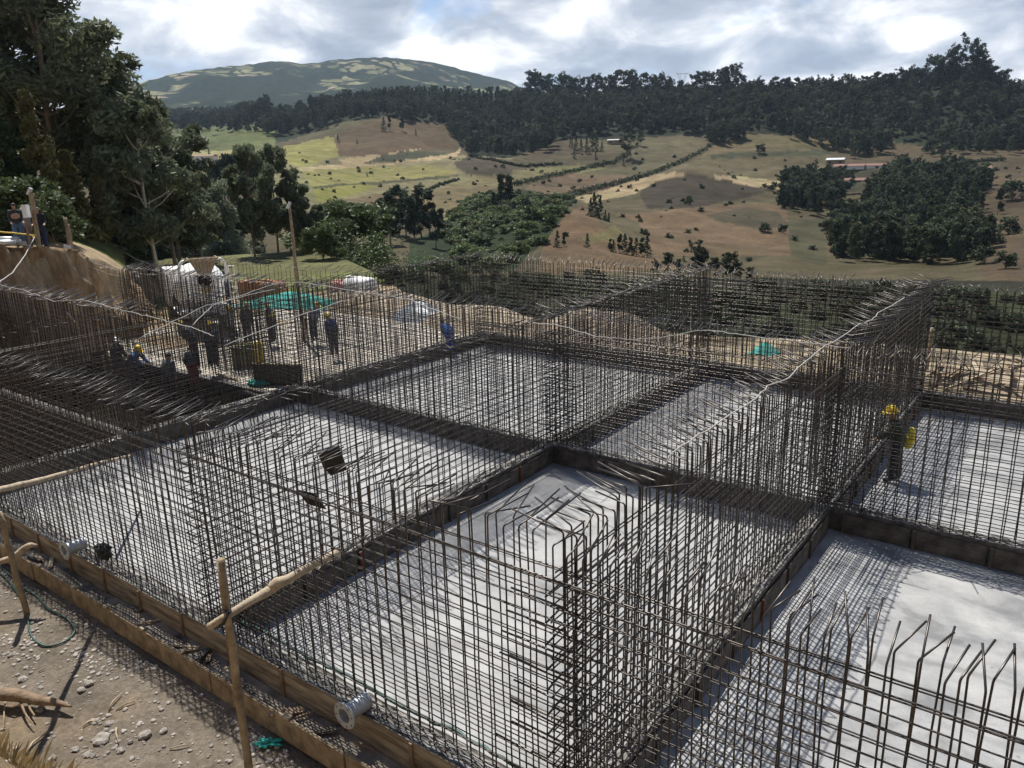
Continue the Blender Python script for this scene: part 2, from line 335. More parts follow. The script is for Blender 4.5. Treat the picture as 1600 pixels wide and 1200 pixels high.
FIELDS = [  # (outline as surveyed in the photograph, earth colour)
 ([(200,170),(420,150),(560,140),(830,140),(1700,100),(1700,262),(1480,238),(1395,246),(1300,222),(1180,209),(1110,226),(985,218),(880,217),(800,248),(735,245),(695,195),(610,182),(540,190),(430,225),(200,215)], (.035,.045,.022)),
 ([(265,200),(430,196),(430,240),(400,240),(265,262)], (.15,.17,.055)),
 ([(265,236),(420,234),(420,300),(265,300)], (.36,.30,.14)),
 ([(390,258),(447,228),(526,212),(531,223),(560,235),(520,259),(470,265),(400,265)], (.33,.30,.085)),
 ([(400,238),(395,330),(500,330),(600,350),(690,350),(760,300),(830,270),(820,250),(700,240),(560,235),(470,262)], (.25,.215,.11)),
 ([(531,244),(520,215),(560,193),(600,182),(640,190),(695,192),(712,232),(640,238),(560,246)], (.15,.10,.052)),
 ([(466,262),(540,256),(526,249),(600,241),(660,232),(640,240),(575,256),(700,242),(722,232),(715,243),(690,249),(583,259),(545,266),(470,268)], (.50,.38,.21)),
 ([(568,254),(594,244),(636,236),(702,238),(689,244),(610,254)], (.075,.08,.04)),
 ([(470,268),(584,259),(662,260),(715,266),(700,274),(610,283),(487,291)], (.30,.26,.085)),
 ([(487,291),(610,283),(715,272),(716,275),(612,288),(488,295)], (.09,.085,.04)),
 ([(500,328),(540,312),(584,303),(640,300),(620,318),(560,330)], (.20,.14,.075)),
 ([(489,296),(560,288),(600,290),(560,302),(500,318)], (.28,.25,.06)),
 ([(657,307),(741,278),(820,268),(830,283),(767,296),(715,322),(672,350),(600,345)], (.23,.175,.085)),
 ([(705,255),(735,245),(800,250),(870,262),(820,272),(735,275)], (.115,.095,.055)),
 ([(735,245),(800,250),(885,218),(900,232),(985,250),(1000,262),(940,262),(830,270)], (.15,.115,.065)),
 ([(800,267),(905,257),(947,262),(826,286),(800,290)], (.27,.235,.10)),
 ([(826,288),(887,270),(984,275),(1000,286),(900,306),(858,312),(820,300)], (.23,.155,.085)),
 ([(983,255),(989,231),(1005,215),(1107,209),(1112,230),(1062,266),(1018,274)], (.20,.165,.09)),
 ([(1107,231),(1167,207),(1290,214),(1312,240),(1290,268),(1225,282),(1110,277),(1060,268),(1070,258)], (.21,.165,.085)),
 ([(1112,240),(1300,234),(1300,243),(1110,249)], (.10,.11,.055)),
 ([(1107,231),(1167,207),(1290,214),(1300,226),(1110,238)], (.25,.19,.095)),
 ([(892,310),(947,296),(1000,278),(1052,268),(1080,270),(1040,280),(1000,297),(994,303),(918,317)], (.58,.43,.24)),
 ([(1095,272),(1180,277),(1222,282),(1226,296),(1190,293),(1141,284)], (.55,.41,.23)),
 ([(1000,299),(1023,283),(1076,272),(1141,283),(1200,299),(1173,308),(1076,326),(1010,326)], (.085,.065,.04)),
 ([(963,336),(1115,320),(1194,316),(1230,325),(1240,400),(1018,400),(1000,346)], (.25,.165,.09)),
 ([(1105,336),(1160,325),(1215,330),(1235,350),(1190,360),(1120,345)], (.13,.11,.06)),
 ([(850,380),(887,333),(918,320),(935,349),(990,372),(1015,400),(1080,420),(840,430)], (.25,.16,.085)),
 ([(900,375),(960,352),(985,372),(920,380)], (.26,.22,.09)),
 ([(683,357),(720,325),(754,304),(820,296),(900,312),(885,334),(852,376),(800,425),(640,420),(640,380)], (.045,.075,.028)),
 ([(1230,345),(1290,340),(1290,420),(1235,400)], (.13,.12,.06)),
 ([(1300,236),(1390,222),(1480,235),(1600,232),(1600,262),(1530,262),(1480,250),(1300,262)], (.17,.12,.07)),
 ([(1290,255),(1540,255),(1560,300),(1300,300)], (.10,.09,.05)),
 ([(1528,262),(1556,260),(1548,275),(1530,278)], (.38,.36,.34)),
 ([(1520,290),(1560,255),(1700,250),(1700,470),(1540,450),(1520,380)], (.165,.115,.065)),
 ([(600,430),(1700,440),(1700,560),(600,560)], (.05,.05,.025)),
]
def field_colors(P):
    u, v, d = proj(P); x, y = P[:, 0], P[:, 1]; r = np.hypot(x-CAM[0], y-CAM[1]); c = np.tile(np.array([.075, .062, .035]), (len(P), 1))
    us = u+(fbm(x/14, y/14, 3, 31)-.5)*9; vs = v+(fbm(x/14, y/14, 3, 32)-.5)*4
    far = (r > 105) & (d > 0)
    for poly, col in FIELDS:
        c[inpoly(us, vs, poly) & far] = np.array(col)*(.56 if np.mean([q[0] for q in poly]) < 760 else .42)+sum(col)/3*.05  # right-hand fields darker: cloud shadow put into the colour
    g = np.clip((fbm(x/70, y/25, 4, 44)-.45)*3, 0, 1)[:, None]; c = c*(1-.35*g)+c*np.array([.8, 1.1, .7])*.35*g
    near = r <= 105
    n1_ = fbm(x/2.2, y/2.2, 4, 51)[:, None]; grass = np.array([.12, .13, .045]); dirt = np.array([.34, .26, .17])
    c[near] = (dirt*(.75+.5*n1_))[near]
    gl = near & (x < -24) & (fbm(x/6, y/6, 3, 52) > .42) & (r > 46); c[gl] = grass
    c[near & (r > 60)] = np.array([.10, .10, .045])
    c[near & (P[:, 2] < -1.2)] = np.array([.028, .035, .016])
    beyond = near & (y > 10.4) & (y < 19) & (x > -14) & (P[:, 2] > -1.2); sb = np.clip((fbm(x/1.3, y/1.3, 4, 58)[:, None]-.42)*5, 0, 1); c[beyond] = (np.array([.15, .12, .085])*(1-sb)+np.array([.42, .34, .24])*sb)[beyond]
    fr = near & (y < -9.9); a = fbm(x/1.6, y/1.6, 5, 53)[:, None]; b = np.clip((fbm(x/2.6+5, y/2.6, 3, 54)[:, None]-.5)*6, 0, 1)
    grey = np.array([.20, .17, .14]); tan = np.array([.33, .24, .145]); dark = np.array([.08, .068, .057])
    k = np.clip((-11.7-y+.35*(x+1)*-.3)/1.2+(a[:, 0]-.5)*2, 0, 1)[:, None]
    c[fr] = ((grey*(1-k)+tan*k)*(1-.45*b)+dark*.45*b)[fr]*(.75+.5*a[fr])
    deep = near & (x > -28) & (x < -10) & (y > -9.9) & (y < .5); c[deep & (P[:, 2] < -.4)] = (.03, .025, .022)  # near-black soil: the deep shade of the trench is in the colour
    return c
def build_terrain():
    a0, a1 = phi_of(-60), phi_of(1660)
    ph = np.concatenate([np.linspace(-math.pi, a0, 70)[:-1], np.linspace(a0, a1, 860), np.linspace(a1, math.pi, 70)[1:]])
    rr = np.concatenate([[.4, 1, 1.6], np.linspace(2.2, 50, 230), np.geomspace(50.5, 1300, 330)])
    PH, RR = np.meshgrid(ph, rr); X = CAM[0]+RR*np.sin(PH); Y = CAM[1]+RR*np.cos(PH); Z = ground_z(X, Y)
    P = np.stack([X.ravel(), Y.ravel(), Z.ravel()], 1); n = len(ph); m = len(rr)
    idx = np.arange(n*m).reshape(m, n)
    q = np.stack([idx[:-1, :-1], idx[1:, :-1], idx[1:, 1:], idx[:-1, 1:]], -1).reshape(-1, 4)
    me = bpy.data.meshes.new('ground'); me.vertices.add(len(P)); me.vertices.foreach_set('co', P.ravel())
    me.loops.add(q.size); me.loops.foreach_set('vertex_index', q.ravel()); me.polygons.add(len(q)); me.polygons.foreach_set('loop_start', np.arange(0, q.size, 4))
    me.materials.append(M['ground']); me.update(calc_edges=True)
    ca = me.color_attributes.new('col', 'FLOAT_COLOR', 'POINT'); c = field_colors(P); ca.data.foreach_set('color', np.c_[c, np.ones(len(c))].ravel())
    me.shade_smooth(); me.flip_normals(); me.update(); me.validate()
    return link('ground', me, kind='structure')
build_terrain()

# far mountain: long ridge with pasture patches
def mountain(name, sil, rb, rt, base_v, seed, step=5):
    us = np.arange(sil[0][0], sil[-1][0]+1, step); tv = np.interp(us, [s[0] for s in sil], [s[1] for s in sil]); T = np.linspace(0, 1.35, 46); vs = []
    for u, v in zip(us, tv):
        v = v+(vnoise(u/9., 0., seed)-.5)*2.2
        for t in T:
            r = rb+(rt-rb)*t; e = v+(base_v-v)*((1-t) if t <= 1 else (t-1)*2.2)
            e = v+(base_v-v)*(abs(1-t)**1.15 if t <= 1 else (t-1)*2.2)
            p = atr(u, e, r); p[2] += (fbm(p[0]/260, p[1]/260, 4, seed)-.5)*95*max(0, min(1, 4*t*(1.02-t))) if t < 1 else 0
            vs.append(p)
    n = len(T); fs = [(i*n+j, (i+1)*n+j, (i+1)*n+j+1, i*n+j+1) for i in range(len(us)-1) for j in range(n-1)]
    m = bpy.data.materials.new(name); m.use_nodes = True; t = m.node_tree; b = t.nodes['Principled BSDF']; b.inputs['Roughness'].default_value = 1; b.inputs['Specular IOR Level'].default_value = 0
    c = N(t, 'ShaderNodeTexCoord'); mp = N(t, 'ShaderNodeMapping'); mp.inputs['Rotation'].default_value = (0, 0, .6); mp.inputs['Scale'].default_value = (1, 2.2, 3.2); t.links.new(c.outputs['Object'], mp.inputs[0])
    nz = N(t, 'ShaderNodeTexNoise', i_Scale=.004, i_Detail=3.); t.links.new(mp.outputs[0], nz.inputs[0])
    mxv = N(t, 'ShaderNodeMix', data_type='RGBA', blend_type='LINEAR_LIGHT'); mxv.inputs[0].default_value = 160.; t.links.new(mp.outputs[0], mxv.inputs[6]); t.links.new(nz.outputs[1], mxv.inputs[7]); mxv.clamp_factor = False
    vo = N(t, 'ShaderNodeTexVoronoi', i_Scale=.0105); t.links.new(mxv.outputs[2], vo.inputs[0]); ed = N(t, 'ShaderNodeTexVoronoi', i_Scale=.0105, feature='DISTANCE_TO_EDGE'); t.links.new(mxv.outputs[2], ed.inputs[0])
    sp = N(t, 'ShaderNodeSeparateColor'); t.links.new(vo.outputs['Color'], sp.inputs[0])
    fc = ramp(t, sp.outputs[0], [(.0, (.05, .075, .03)), (.42, (.07, .095, .04)), (.46, (.46, .44, .24)), (.64, (.34, .35, .17)), (.8, (.56, .45, .30)), (.92, (.25, .25, .13))], 'CONSTANT')
    big = N(t, 'ShaderNodeTexNoise', i_Scale=.0028, i_Detail=4.); t.links.new(c.outputs['Object'], big.inputs[0]); fm = ramp(t, big.outputs[0], [(.52, (0, 0, 0)), (.57, (1, 1, 1))])
    m1 = N(t, 'ShaderNodeMix', data_type='RGBA'); t.links.new(fm.outputs[0], m1.inputs[0]); t.links.new(fc.outputs[0], m1.inputs[6]); m1.inputs[7].default_value = (.045, .06, .028, 1)
    er = ramp(t, ed.outputs[0], [(.05, (1, 1, 1)), (.12, (0, 0, 0))]); m2 = N(t, 'ShaderNodeMix', data_type='RGBA'); t.links.new(er.outputs[0], m2.inputs[0]); t.links.new(m1.outputs[2], m2.inputs[6]); m2.inputs[7].default_value = (.04, .055, .025, 1)
    fn = N(t, 'ShaderNodeTexNoise', i_Scale=.05, i_Detail=5.); t.links.new(c.outputs['Object'], fn.inputs[0]); fr = ramp(t, fn.outputs[0], [(.3, (.28, .28, .28)), (.7, (.62, .62, .62))])
    m3 = N(t, 'ShaderNodeMix', data_type='RGBA', blend_type='MULTIPLY'); m3.inputs[0].default_value = 1; t.links.new(m2.outputs[2], m3.inputs[6]); t.links.new(fr.outputs[0], m3.inputs[7]); t.links.new(m3.outputs[2], b.inputs['Base Color'])
    return link('mountain', mesh('mountain', vs, fs, m, True), kind='structure')
mountain('mountain land', [(100,165),(190,140),(230,127),(250,122),(290,111),(340,105),(400,98),(440,94),(470,99),(500,97),(520,93),(570,90),(600,89),(640,92),(680,97),(700,102),(740,112),(780,122),(820,137),(870,150),(950,165),(1050,180)], 1500, 2700, 215, 61)
mountain('hill land', [(1440,160),(1500,155),(1540,141),(1560,134),(1600,123),(1640,112),(1720,100),(1800,95)], 1600, 2500, 200, 77)

# ------------------------------------------------------------------ concrete foundation: slab and rough kerbs
Y1, Y2, Y3, YE = -10.3, 0., 6.9, 14.5
X0, X1, X2 = -9.8, .2, 10.1
SZ = -.5
found = empty('concrete_foundation', (0, 0, SZ), label='pale grey concrete raft slab with raised kerbs between its bays under the steel cages', cat='foundation')
def sheet(x0, x1, y0, y1, z, n, amp, seed, mt, name, parent=None, **k):
    nx, ny = n; gx, gy = np.meshgrid(np.linspace(x0, x1, nx), np.linspace(y0, y1, ny)); gz = z+(fbm(gx/1.7, gy/1.7, 4, seed)-.5)*amp
    vs = np.stack([gx.ravel(), gy.ravel(), gz.ravel()], 1); i = np.arange(nx*ny).reshape(ny, nx)
    q = np.stack([i[:-1, :-1], i[:-1, 1:], i[1:, 1:], i[1:, :-1]], -1).reshape(-1, 4)
    if parent is not None: vs[:, 2] -= parent.location.z
    return link(name, mesh(name, vs, q, mt, True), parent, **k)
sheet(Y1+.15, YE, X0+.1, X2-.1, SZ, (150, 120), .012, 71, M['slab'], 'slab', found)
def kerb(x0, x1, y0, y1, z0=SZ-.02, z1=0.):
    # rough-topped upstand, finely divided along its length and across
    L = max(x1-x0, y1-y0); along = x1-x0 >= y1-y0; n = int(L/.12); wd = (y1-y0) if along else (x1-x0); k = 8
    vs = []; fs = []
    for i in range(n+1):
        s = i/n; ring = [(-.5, 0), (-.5, .5), (-.5, 1)]+[(-.5+(j+1)/k, 1) for j in range(k-1)]+[(.5, 1), (.5, .5), (.5, 0)]
        for a, h in ring:
            x = x0+(x1-x0)*s if along else (x0+x1)/2+a*wd; y = (y0+y1)/2+a*wd if along else y0+(y1-y0)*s
            z = z0+(z1-z0)*h
            if h == 1: z += (random.random()-.5)*.05+(.02 if abs(a) < .2 else -.012)
            vs.append((x, y, z-SZ))
    m = k+5; fs = [(i*m+j, (i+1)*m+j, (i+1)*m+j+1, i*m+j+1) for i in range(n) for j in range(m-1)]
    fs += [tuple(range(m)), tuple(n*m+j for j in range(m))[::-1]]
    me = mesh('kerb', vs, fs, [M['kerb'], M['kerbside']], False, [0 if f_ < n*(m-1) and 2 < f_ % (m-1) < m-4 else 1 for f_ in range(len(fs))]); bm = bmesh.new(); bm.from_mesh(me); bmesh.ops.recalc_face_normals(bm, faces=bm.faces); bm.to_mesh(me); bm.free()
    return link('kerb', me, found)
W = .17
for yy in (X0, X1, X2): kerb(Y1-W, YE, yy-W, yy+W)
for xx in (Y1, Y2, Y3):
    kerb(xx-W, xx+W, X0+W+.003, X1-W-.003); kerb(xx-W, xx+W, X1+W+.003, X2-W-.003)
# lower bays on the left: pale blinding floor, dark trench in front
lf = empty('lower_floor', (0, 0, -.6), label='pale blinding concrete floor where workers stand among the steel left of the bays', cat='floor')
sheet(-26.5, Y1-W-.01, .35, 13., -.47, (60, 40), .03, 81, M['blind'], 'floor_slab', lf)
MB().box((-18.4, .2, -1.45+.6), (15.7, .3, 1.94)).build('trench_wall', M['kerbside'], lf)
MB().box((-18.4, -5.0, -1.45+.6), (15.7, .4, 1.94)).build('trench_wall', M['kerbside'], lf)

# ------------------------------------------------------------------ reinforcing steel
def bar_pts_v(h, tilt, ln, wob=.012):
    pts = [Vector((0, 0, 0))]; k = 5
    for i in range(1, k+1): pts.append(Vector((random.uniform(-wob, wob), random.uniform(-wob, wob), h*i/k)))
    e = pts[-1]; d = Vector((0, 1, 0)); R = .018
    for a in (.35, .7, 1.): pts.append(pts[-1]+Vector((0, math.sin(tilt*a)*R, math.cos(tilt*a)*R)))
    pts.append(pts[-1]+Vector((0, math.sin(tilt), math.cos(tilt)))*ln)
    return pts
def vset(name, h, tlo, thi, llo, lhi, r, n=7):
    out = []
    for i in range(n):
        t = R_(random.uniform(tlo, thi)); b = MB().tube(bar_pts_v(h+random.uniform(-.05, .05), t, random.uniform(llo, lhi)), r, 5); out.append(b.me(name, M['rebar'], True))
    return out
RV = .0098
VS = {'flat': vset('vertical_bar', 3.42, 66, 88, .34, .55, RV), 'mid': vset('vertical_bar', 3.30, 38, 62, .26, .36, RV), 'short': vset('vertical_bar', 3.25, 30, 60, .16, .26, RV),
      'flatlow': vset('vertical_bar', 2.5, 62, 86, .3, .5, RV)}
HB = []
for i in range(6):
    pts = [Vector((x/10., random.uniform(-.008, .008), random.uniform(-.008, .008))) for x in range(11)]; HB.append(MB().tube(pts, .0080, 5).me('horizontal_bar', M['rebar'], True))
HEAVY = MB().tube([Vector((x/10., random.uniform(-.006, .006), random.uniform(-.006, .006))) for x in range(11)], .0095, 6).me('horizontal_bar', M['rebar'], True)
def wall(x0, y0, x1, y1, label, kind='flat', hook=1, z=-.08, sv=.2, sh=.15, zt=2.98, jit=11, both=True, skew=0., flip=.04, thick=1.):
    """double mat: bars along the line from (x0,y0) to (x1,y1); hook = side of the line to which the tips bend"""
    L = math.hypot(x1-x0, y1-y0); ang = math.atan2(y1-y0, x1-x0)
    e = empty('rebar_wall', (x0, y0, z), ang, label=label, cat='rebar cage', group='reinforcing steel walls of the foundation')
    nv = int(L/sv); cnt = 0; extra = []
    for side in ((-1, 1) if both else (1,)):
        for i in range(nv):
            x = (i+.5)*L/nv+random.gauss(0, .012)
            hk = hook if hook else side*-1
            if random.random() < flip: hk = -hk
            rz = (0 if hk > 0 else math.pi)+R_(random.gauss(skew, jit))
            o = link('vertical_bar', random.choice(VS[kind]), None if cnt >= 100 else e, (x, side*.085+random.gauss(0, .006), 0), (random.gauss(0, .004), random.gauss(0, .005), rz), (thick, thick, random.uniform(.985, 1.012)))
            cnt += 1
            if cnt > 100: extra.append(o)
        z0 = .13
        while z0 < zt:
            me = random.choice(HB); hh = z0+random.gauss(0, .008)
            link('horizontal_bar', me, e, (-.12, side*.102, hh), (0, random.gauss(0, .0012), random.gauss(0, .0008)), (L+.24, thick, thick)); z0 += sh
        if both: link('horizontal_bar', HEAVY, e, (0, side*.115, zt+.03+random.gauss(0, .01)), None, (L, 1, 1))
    if extra:   # the bars past the hundred that show largest become one bundle
        vs = []; fs = []; off = 0
        for o in extra:
            Mx = Matrix.LocRotScale(o.location, o.rotation_euler, o.scale); vv = [Mx@v.co for v in o.data.vertices]; vs += vv
            fs += [tuple(i+off for i in p.vertices) for p in o.data.polygons]; off += len(vv); bpy.data.objects.remove(o)
        link('remaining_bars', mesh('remaining_bars', vs, fs, M['rebar'], True), e, kind='stuff')
    return e
WL = 'steel rebar wall '
wall(Y1, X0, Y2, X0, WL+'at the front left, with long hooks leaning in over the pale slab and boards below', 'flat', 1, skew=-28, jit=9, flip=.02, thick=1.)
wall(Y2, X0, Y3, X0, WL+'at the front centre, its right end meeting the dense corner of hooked bars', 'flat', 1, skew=-22, jit=20, flip=.02, thick=1.)
wall(Y3, X0, YE, X0, WL+'at the front right, with clear sky-pointing bent tips over the brightest slab', 'mid', 1, skew=-14, jit=20, flip=.02, thick=1., sv=.165)
wall(Y1, X1, Y2, X1, WL+'across the middle behind the front left bay, crossing behind the hung plates', 'flat', 1, thick=1.1)
wall(Y2, X1, Y3, X1, WL+'across the middle behind the centre bay with the crosshatch shadow', 'flat', 1, thick=1.1)
wall(Y3, X1, YE, X1, WL+'right of the middle crossing, in front of the worker with the yellow helmet', 'mid', 1, jit=40, thick=1.1)
wall(Y1, X2, Y2, X2, WL+'at the far side left, in front of the shady gully and sand mounds', 'mid', 1, thick=1.3, zt=3.1)
wall(Y2, X2, Y3, X2, WL+'at the far side centre, in front of the teal heap on the sand', 'short', 1, jit=40, thick=1.3, zt=3.1)
wall(Y3, X2, YE, X2, WL+'at the far side right, in front of the broken timber', 'short', 1, jit=70, thick=1.3, zt=3.1)
wall(Y1, X0, Y1, X1, WL+'running back on the left, above the dark trench edge of the front left bay', 'flat', -1, thick=1.1)
wall(Y1, X1, Y1, X2, WL+'running back to the far left corner past the lamp pole', 'flat', -1, thick=1.3, zt=3.1)
wall(Y2, X0, Y2, X1, WL+'running back between front left bay and centre bay, with slanting pale tips', 'flat', -1, skew=-8, jit=9, thick=1.1)
wall(Y2, X1, Y2, X2, WL+'running back between the two middle far bays, tips like ladder rungs', 'flat', 0, thick=1.3, zt=3.1)
wall(Y3, X0, Y3, X1, WL+'running back from the dense front corner beside the wide shaded kerb', 'flat', 1, jit=9, flip=.01, thick=1.1)
wall(Y3, X1, Y3, X2, WL+'running back beside the lone worker, carrying the long white rope', 'flat', 0, jit=8, thick=1.3, zt=3.1)
wall(Y1-.3, -5., -18.4, -5., WL+'right half of the long cage in front of the cut earth bank', 'flat', -1, z=-.1, thick=1.3, zt=3.1)
wall(-18.4, -5., -27., -5., WL+'left half of the long cage in front of the cut earth bank', 'flat', -1, z=-.1, thick=1.3, zt=3.1)
wall(Y1-.3, .1, -20.8, .1, WL+'left of the bays, just in front of the crouched workers', 'flat', -1, thick=1.3, zt=3.1)
wall(Y1-.3, 3.5, -20.8, 3.5, WL+'behind the workers with yellow helmets on the left', 'flat', -1, thick=.9, both=False, sv=.25, sh=.2, zt=3.1)
wall(-20.8, .3, -20.8, 3.3, WL+'short end cage beside the upright worker near the bank', 'mid', -1, thick=.9, both=False, sv=.25, sh=.2, zt=3.1)
wall(-11.2, 7.2, -18.6, 7.2, WL+'lower cage farthest back on the left, before the teal cloth', 'flatlow', -1, zt=2.0, z=-.4, thick=.9, both=False, sh=.2)
wall(-15.6, .4, -15.6, 3.2, WL+'short cross cage between the crowded workers on the left', 'flatlow', -1, zt=2.2, z=-.45, thick=1.3)
# dense corner column of L bars at the front crossing and at the other crossings
def corner(x, y, label, n=15, ln=1.1, sx=1, sy=1, r=.012):
    e = empty('corner_bars', (x, y, 0), label=label, cat='rebar bundle', group='thick corner bars')
    b = MB().tube([(0, 0, 0), (.33, .01, .01), (.66, -.01, 0), (1, 0, .01)], r, 6).me('corner_bar', M['rebar'], True)
    for i in range(n):
        z = .15+i*(2.8/n)
        for s in (-1, 1):
            link('corner_bar', b, e, (-.12*sx, s*.165, z+random.gauss(0, .02)), (0, random.gauss(0, .02), 0 if sx > 0 else math.pi), (ln*random.uniform(.7, 1.1), 1, 1))
            link('corner_bar', b, e, (s*.165, -.12*sy, z+.02+random.gauss(0, .02)), (0, random.gauss(0, .02), math.pi/2*sy), (ln*random.uniform(.7, 1.1), 1, 1))
    return e
corner(Y3, X0, 'dense stack of thick short L bars at the front crossing of two cages', 10, .95, -1, 1, .012)
corner(Y2, X1, 'thick short L bars at the crossing behind the centre bay', 12, .9, 1, 1)
corner(Y3, X1, 'thick short L bars at the crossing left of the lone worker', 12, .9, -1, 1)
corner(Y2, X2, 'thick short L bars at the far centre corner against the sand', 12, .9, 1, -1)
corner(Y3, X2, 'thick short L bars at the far right corner behind the white rope', 12, .9, -1, -1)
corner(Y1, X2, 'thick short L bars at the far left corner near the sand mound', 12, .9, 1, -1)

# ------------------------------------------------------------------ formwork
def board_mesh(Lb, H, mt, mt2, planks=3, seed=0):
    b = MB(); rnd = random.Random(seed); h = H/planks
    for i in range(planks):
        b.box((Lb/2+rnd.uniform(-.004, .004), rnd.uniform(-.003, .003), (i+.5)*h), (Lb-.012, .026, h-.006), (0, rnd.uniform(-.002, .002), 0))
    return b.me('form_board', mt), MB().box((.04, -.03, H/2), (.055, .04, H*.98)).me('cleat', mt2)
bv = [board_mesh(1.28, .56, M['form'], M['oldwood'], 3, s) for s in range(3)]
x = Y1-.6; k = 0; names_ = ['split', 'muddy', 'stained', 'pale', 'warped', 'wet', 'scratched', 'chalky', 'knotty', 'grey', 'ochre', 'cracked', 'dusty', 'clean', 'brown', 'rough', 'smeared', 'worn', 'damp', 'plain']
while x < YE-1:
    b, c = random.choice(bv)
    near = 'left of the left flanged pipe' if x < -4.2 else ('between the two flanged pipes' if x < 3.6 else 'right of the right flanged pipe')
    o = link('form_board', b, None, (x, X0-W-.035+random.uniform(-.012, .006), -.52+random.uniform(-.01, .015)), (random.uniform(-.03, .03), random.uniform(-.006, .006), random.uniform(-.006, .006)),
             label=nth(k)+' wooden form board from the left along the outer front kerb', cat='form board', group='front row of form boards')
    link('cleat', c, o); x += 1.30; k += 1
# low kerb plank line before the ledge
cb = MB().box((1.5, 0, .19), (2.97, .045, .38)).me('edge_plank', M['pole'])
x = Y1-.8; k = 0
while x < YE-2:
    link('edge_plank', cb, None, (x, -10.42+random.uniform(-.008, .008), -.64), (0, random.uniform(-.004, .004), random.uniform(-.004, .004)), label=nth(k)+' pale edge plank from the left, lying before the front ledge', cat='plank', group='edge planks along the ledge'); x += 3.0; k += 1
sheet(Y1-1, YE, -10.395, X0-W-.06, -.40, (420, 9), .16, 91, mat('ledge dirt', (.10, .085, .07), .95, 0, .6, 3., 1., 8., col2=(.34, .29, .23)), 'ledge_dirt', kind='structure')
# soiled boards, darkened with painted shade, against the inner kerbs (their faces turned to the viewer)
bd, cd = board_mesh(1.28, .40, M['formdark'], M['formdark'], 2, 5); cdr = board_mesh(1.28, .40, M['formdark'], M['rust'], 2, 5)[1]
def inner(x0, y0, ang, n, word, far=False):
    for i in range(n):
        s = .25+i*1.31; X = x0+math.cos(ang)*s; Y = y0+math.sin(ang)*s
        o = link('form_board', bd, None, (X, Y, SZ+.01), (0, random.uniform(-.01, .01), ang+random.uniform(-.008, .008)), label=nth(i)+' soiled shade-dark kerb board from the near end, '+word, cat='form board', group='form boards '+word)
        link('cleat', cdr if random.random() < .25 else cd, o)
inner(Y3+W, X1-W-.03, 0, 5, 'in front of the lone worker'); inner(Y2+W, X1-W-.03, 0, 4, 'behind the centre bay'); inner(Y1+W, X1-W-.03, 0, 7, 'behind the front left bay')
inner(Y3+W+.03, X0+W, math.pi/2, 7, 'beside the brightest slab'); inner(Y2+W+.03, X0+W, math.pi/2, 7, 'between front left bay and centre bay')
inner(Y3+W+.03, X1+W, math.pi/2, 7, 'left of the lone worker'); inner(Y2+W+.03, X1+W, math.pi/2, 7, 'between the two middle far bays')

# ------------------------------------------------------------------ cut earth bank
def build_bank():
    pts = [(-330,392,34),(-120,391,36),(-50,388,36.8),(0,391,37.4),(30,393,38),(70,393,38.4),(90,397,39),(112,402,40),(132,408,41),(150,417,42),(165,424,43),(178,431,44),(186,431,46),(197,427,50),(207,423,55),(214,420,62)]
    tops = [atr(*p) for p in pts]
    L = [0]
    for a, b in zip(tops[:-1], tops[1:]): L.append(L[-1]+math.hypot(*(b-a)[:2]))
    n = int(L[-1]/.22); S = np.linspace(0, L[-1], n); T = np.array([[np.interp(s, L, [t[k] for t in tops]) for k in range(3)] for s in S])
    m = 26; vs = []
    for i in range(n):
        t = T[i]; d = CAM[:2]-t[:2]; d = d/np.linalg.norm(d)
        a = T[min(i+1, n-1)][:2]-T[max(i-1, 0)][:2]; a = a/np.linalg.norm(a); nn = np.array([a[1], -a[0]])
        if nn@d < -.2: nn = -nn
        ztop = t[2]+.12+(fbm(S[i]*.8, 0., 4, 5)-.5)*.7
        for j in range(m):
            if j < 4: off = -1.6+j*.5; z = ztop-.03*(3-j)+(fbm(S[i]*1.5, j*.9, 3, 8)-.5)*.2
            else:
                q = (j-4)/(m-5); z = ztop+(-.75-ztop)*q; off = .05+q**1.6*1.3+(fbm(S[i]*.9, z*.3, 5, 6)-.5)*2.0+(fbm(S[i]*2.6, z*.9, 4, 7)-.5)*.9
            vs.append((t[0]+nn[0]*off, t[1]+nn[1]*off, z))
    fs = [(i*m+j, (i+1)*m+j, (i+1)*m+j+1, i*m+j+1) for i in range(n-1) for j in range(m-1)]
    link('earth_bank', mesh('earth_bank', vs, fs, M['bank'], True), kind='structure')
build_bank()

# ------------------------------------------------------------------ trees
def leaves(C, n_per, rad, size, elong=2.2, droop=.5, rg=rng, flat=1.0, tintv=.25):
    """diamond leaf sprays scattered through clump volumes. C: (k,3) centres, rad: (k,3) radii"""
    k = len(C); n = k*n_per; ci = np.repeat(np.arange(k), n_per)
    d = rg.normal(size=(n, 3)); d /= np.linalg.norm(d, axis=1)[:, None]; d *= rg.uniform(.35, 1.05, (n, 1))
    p = C[ci]+d*rad[ci]
    ax = rg.normal(size=(n, 3)); ax[:, 2] = ax[:, 2]*flat-droop; ax /= np.linalg.norm(ax, axis=1)[:, None]
    sd_ = np.cross(ax, rg.normal(size=(n, 3))); sd_ /= np.linalg.norm(sd_, axis=1)[:, None]
    s = size*rg.uniform(.6, 1.3, (n, 1)); a = ax*s*elong/2; b = sd_*s/2
    V = np.stack([p-a, p-b*1.0, p+a, p+b], 1).reshape(-1, 3); F = np.arange(n*4).reshape(-1, 4)
    ct = rg.uniform(1-tintv, 1+tintv, k)[ci]*rg.uniform(.8, 1.25, n); g = rg.uniform(-.06, .06, n)
    tint = np.stack([ct*(1+g), ct, ct*(1-g)], 1); tint = np.repeat(tint, 4, 0)
    return V, F, tint
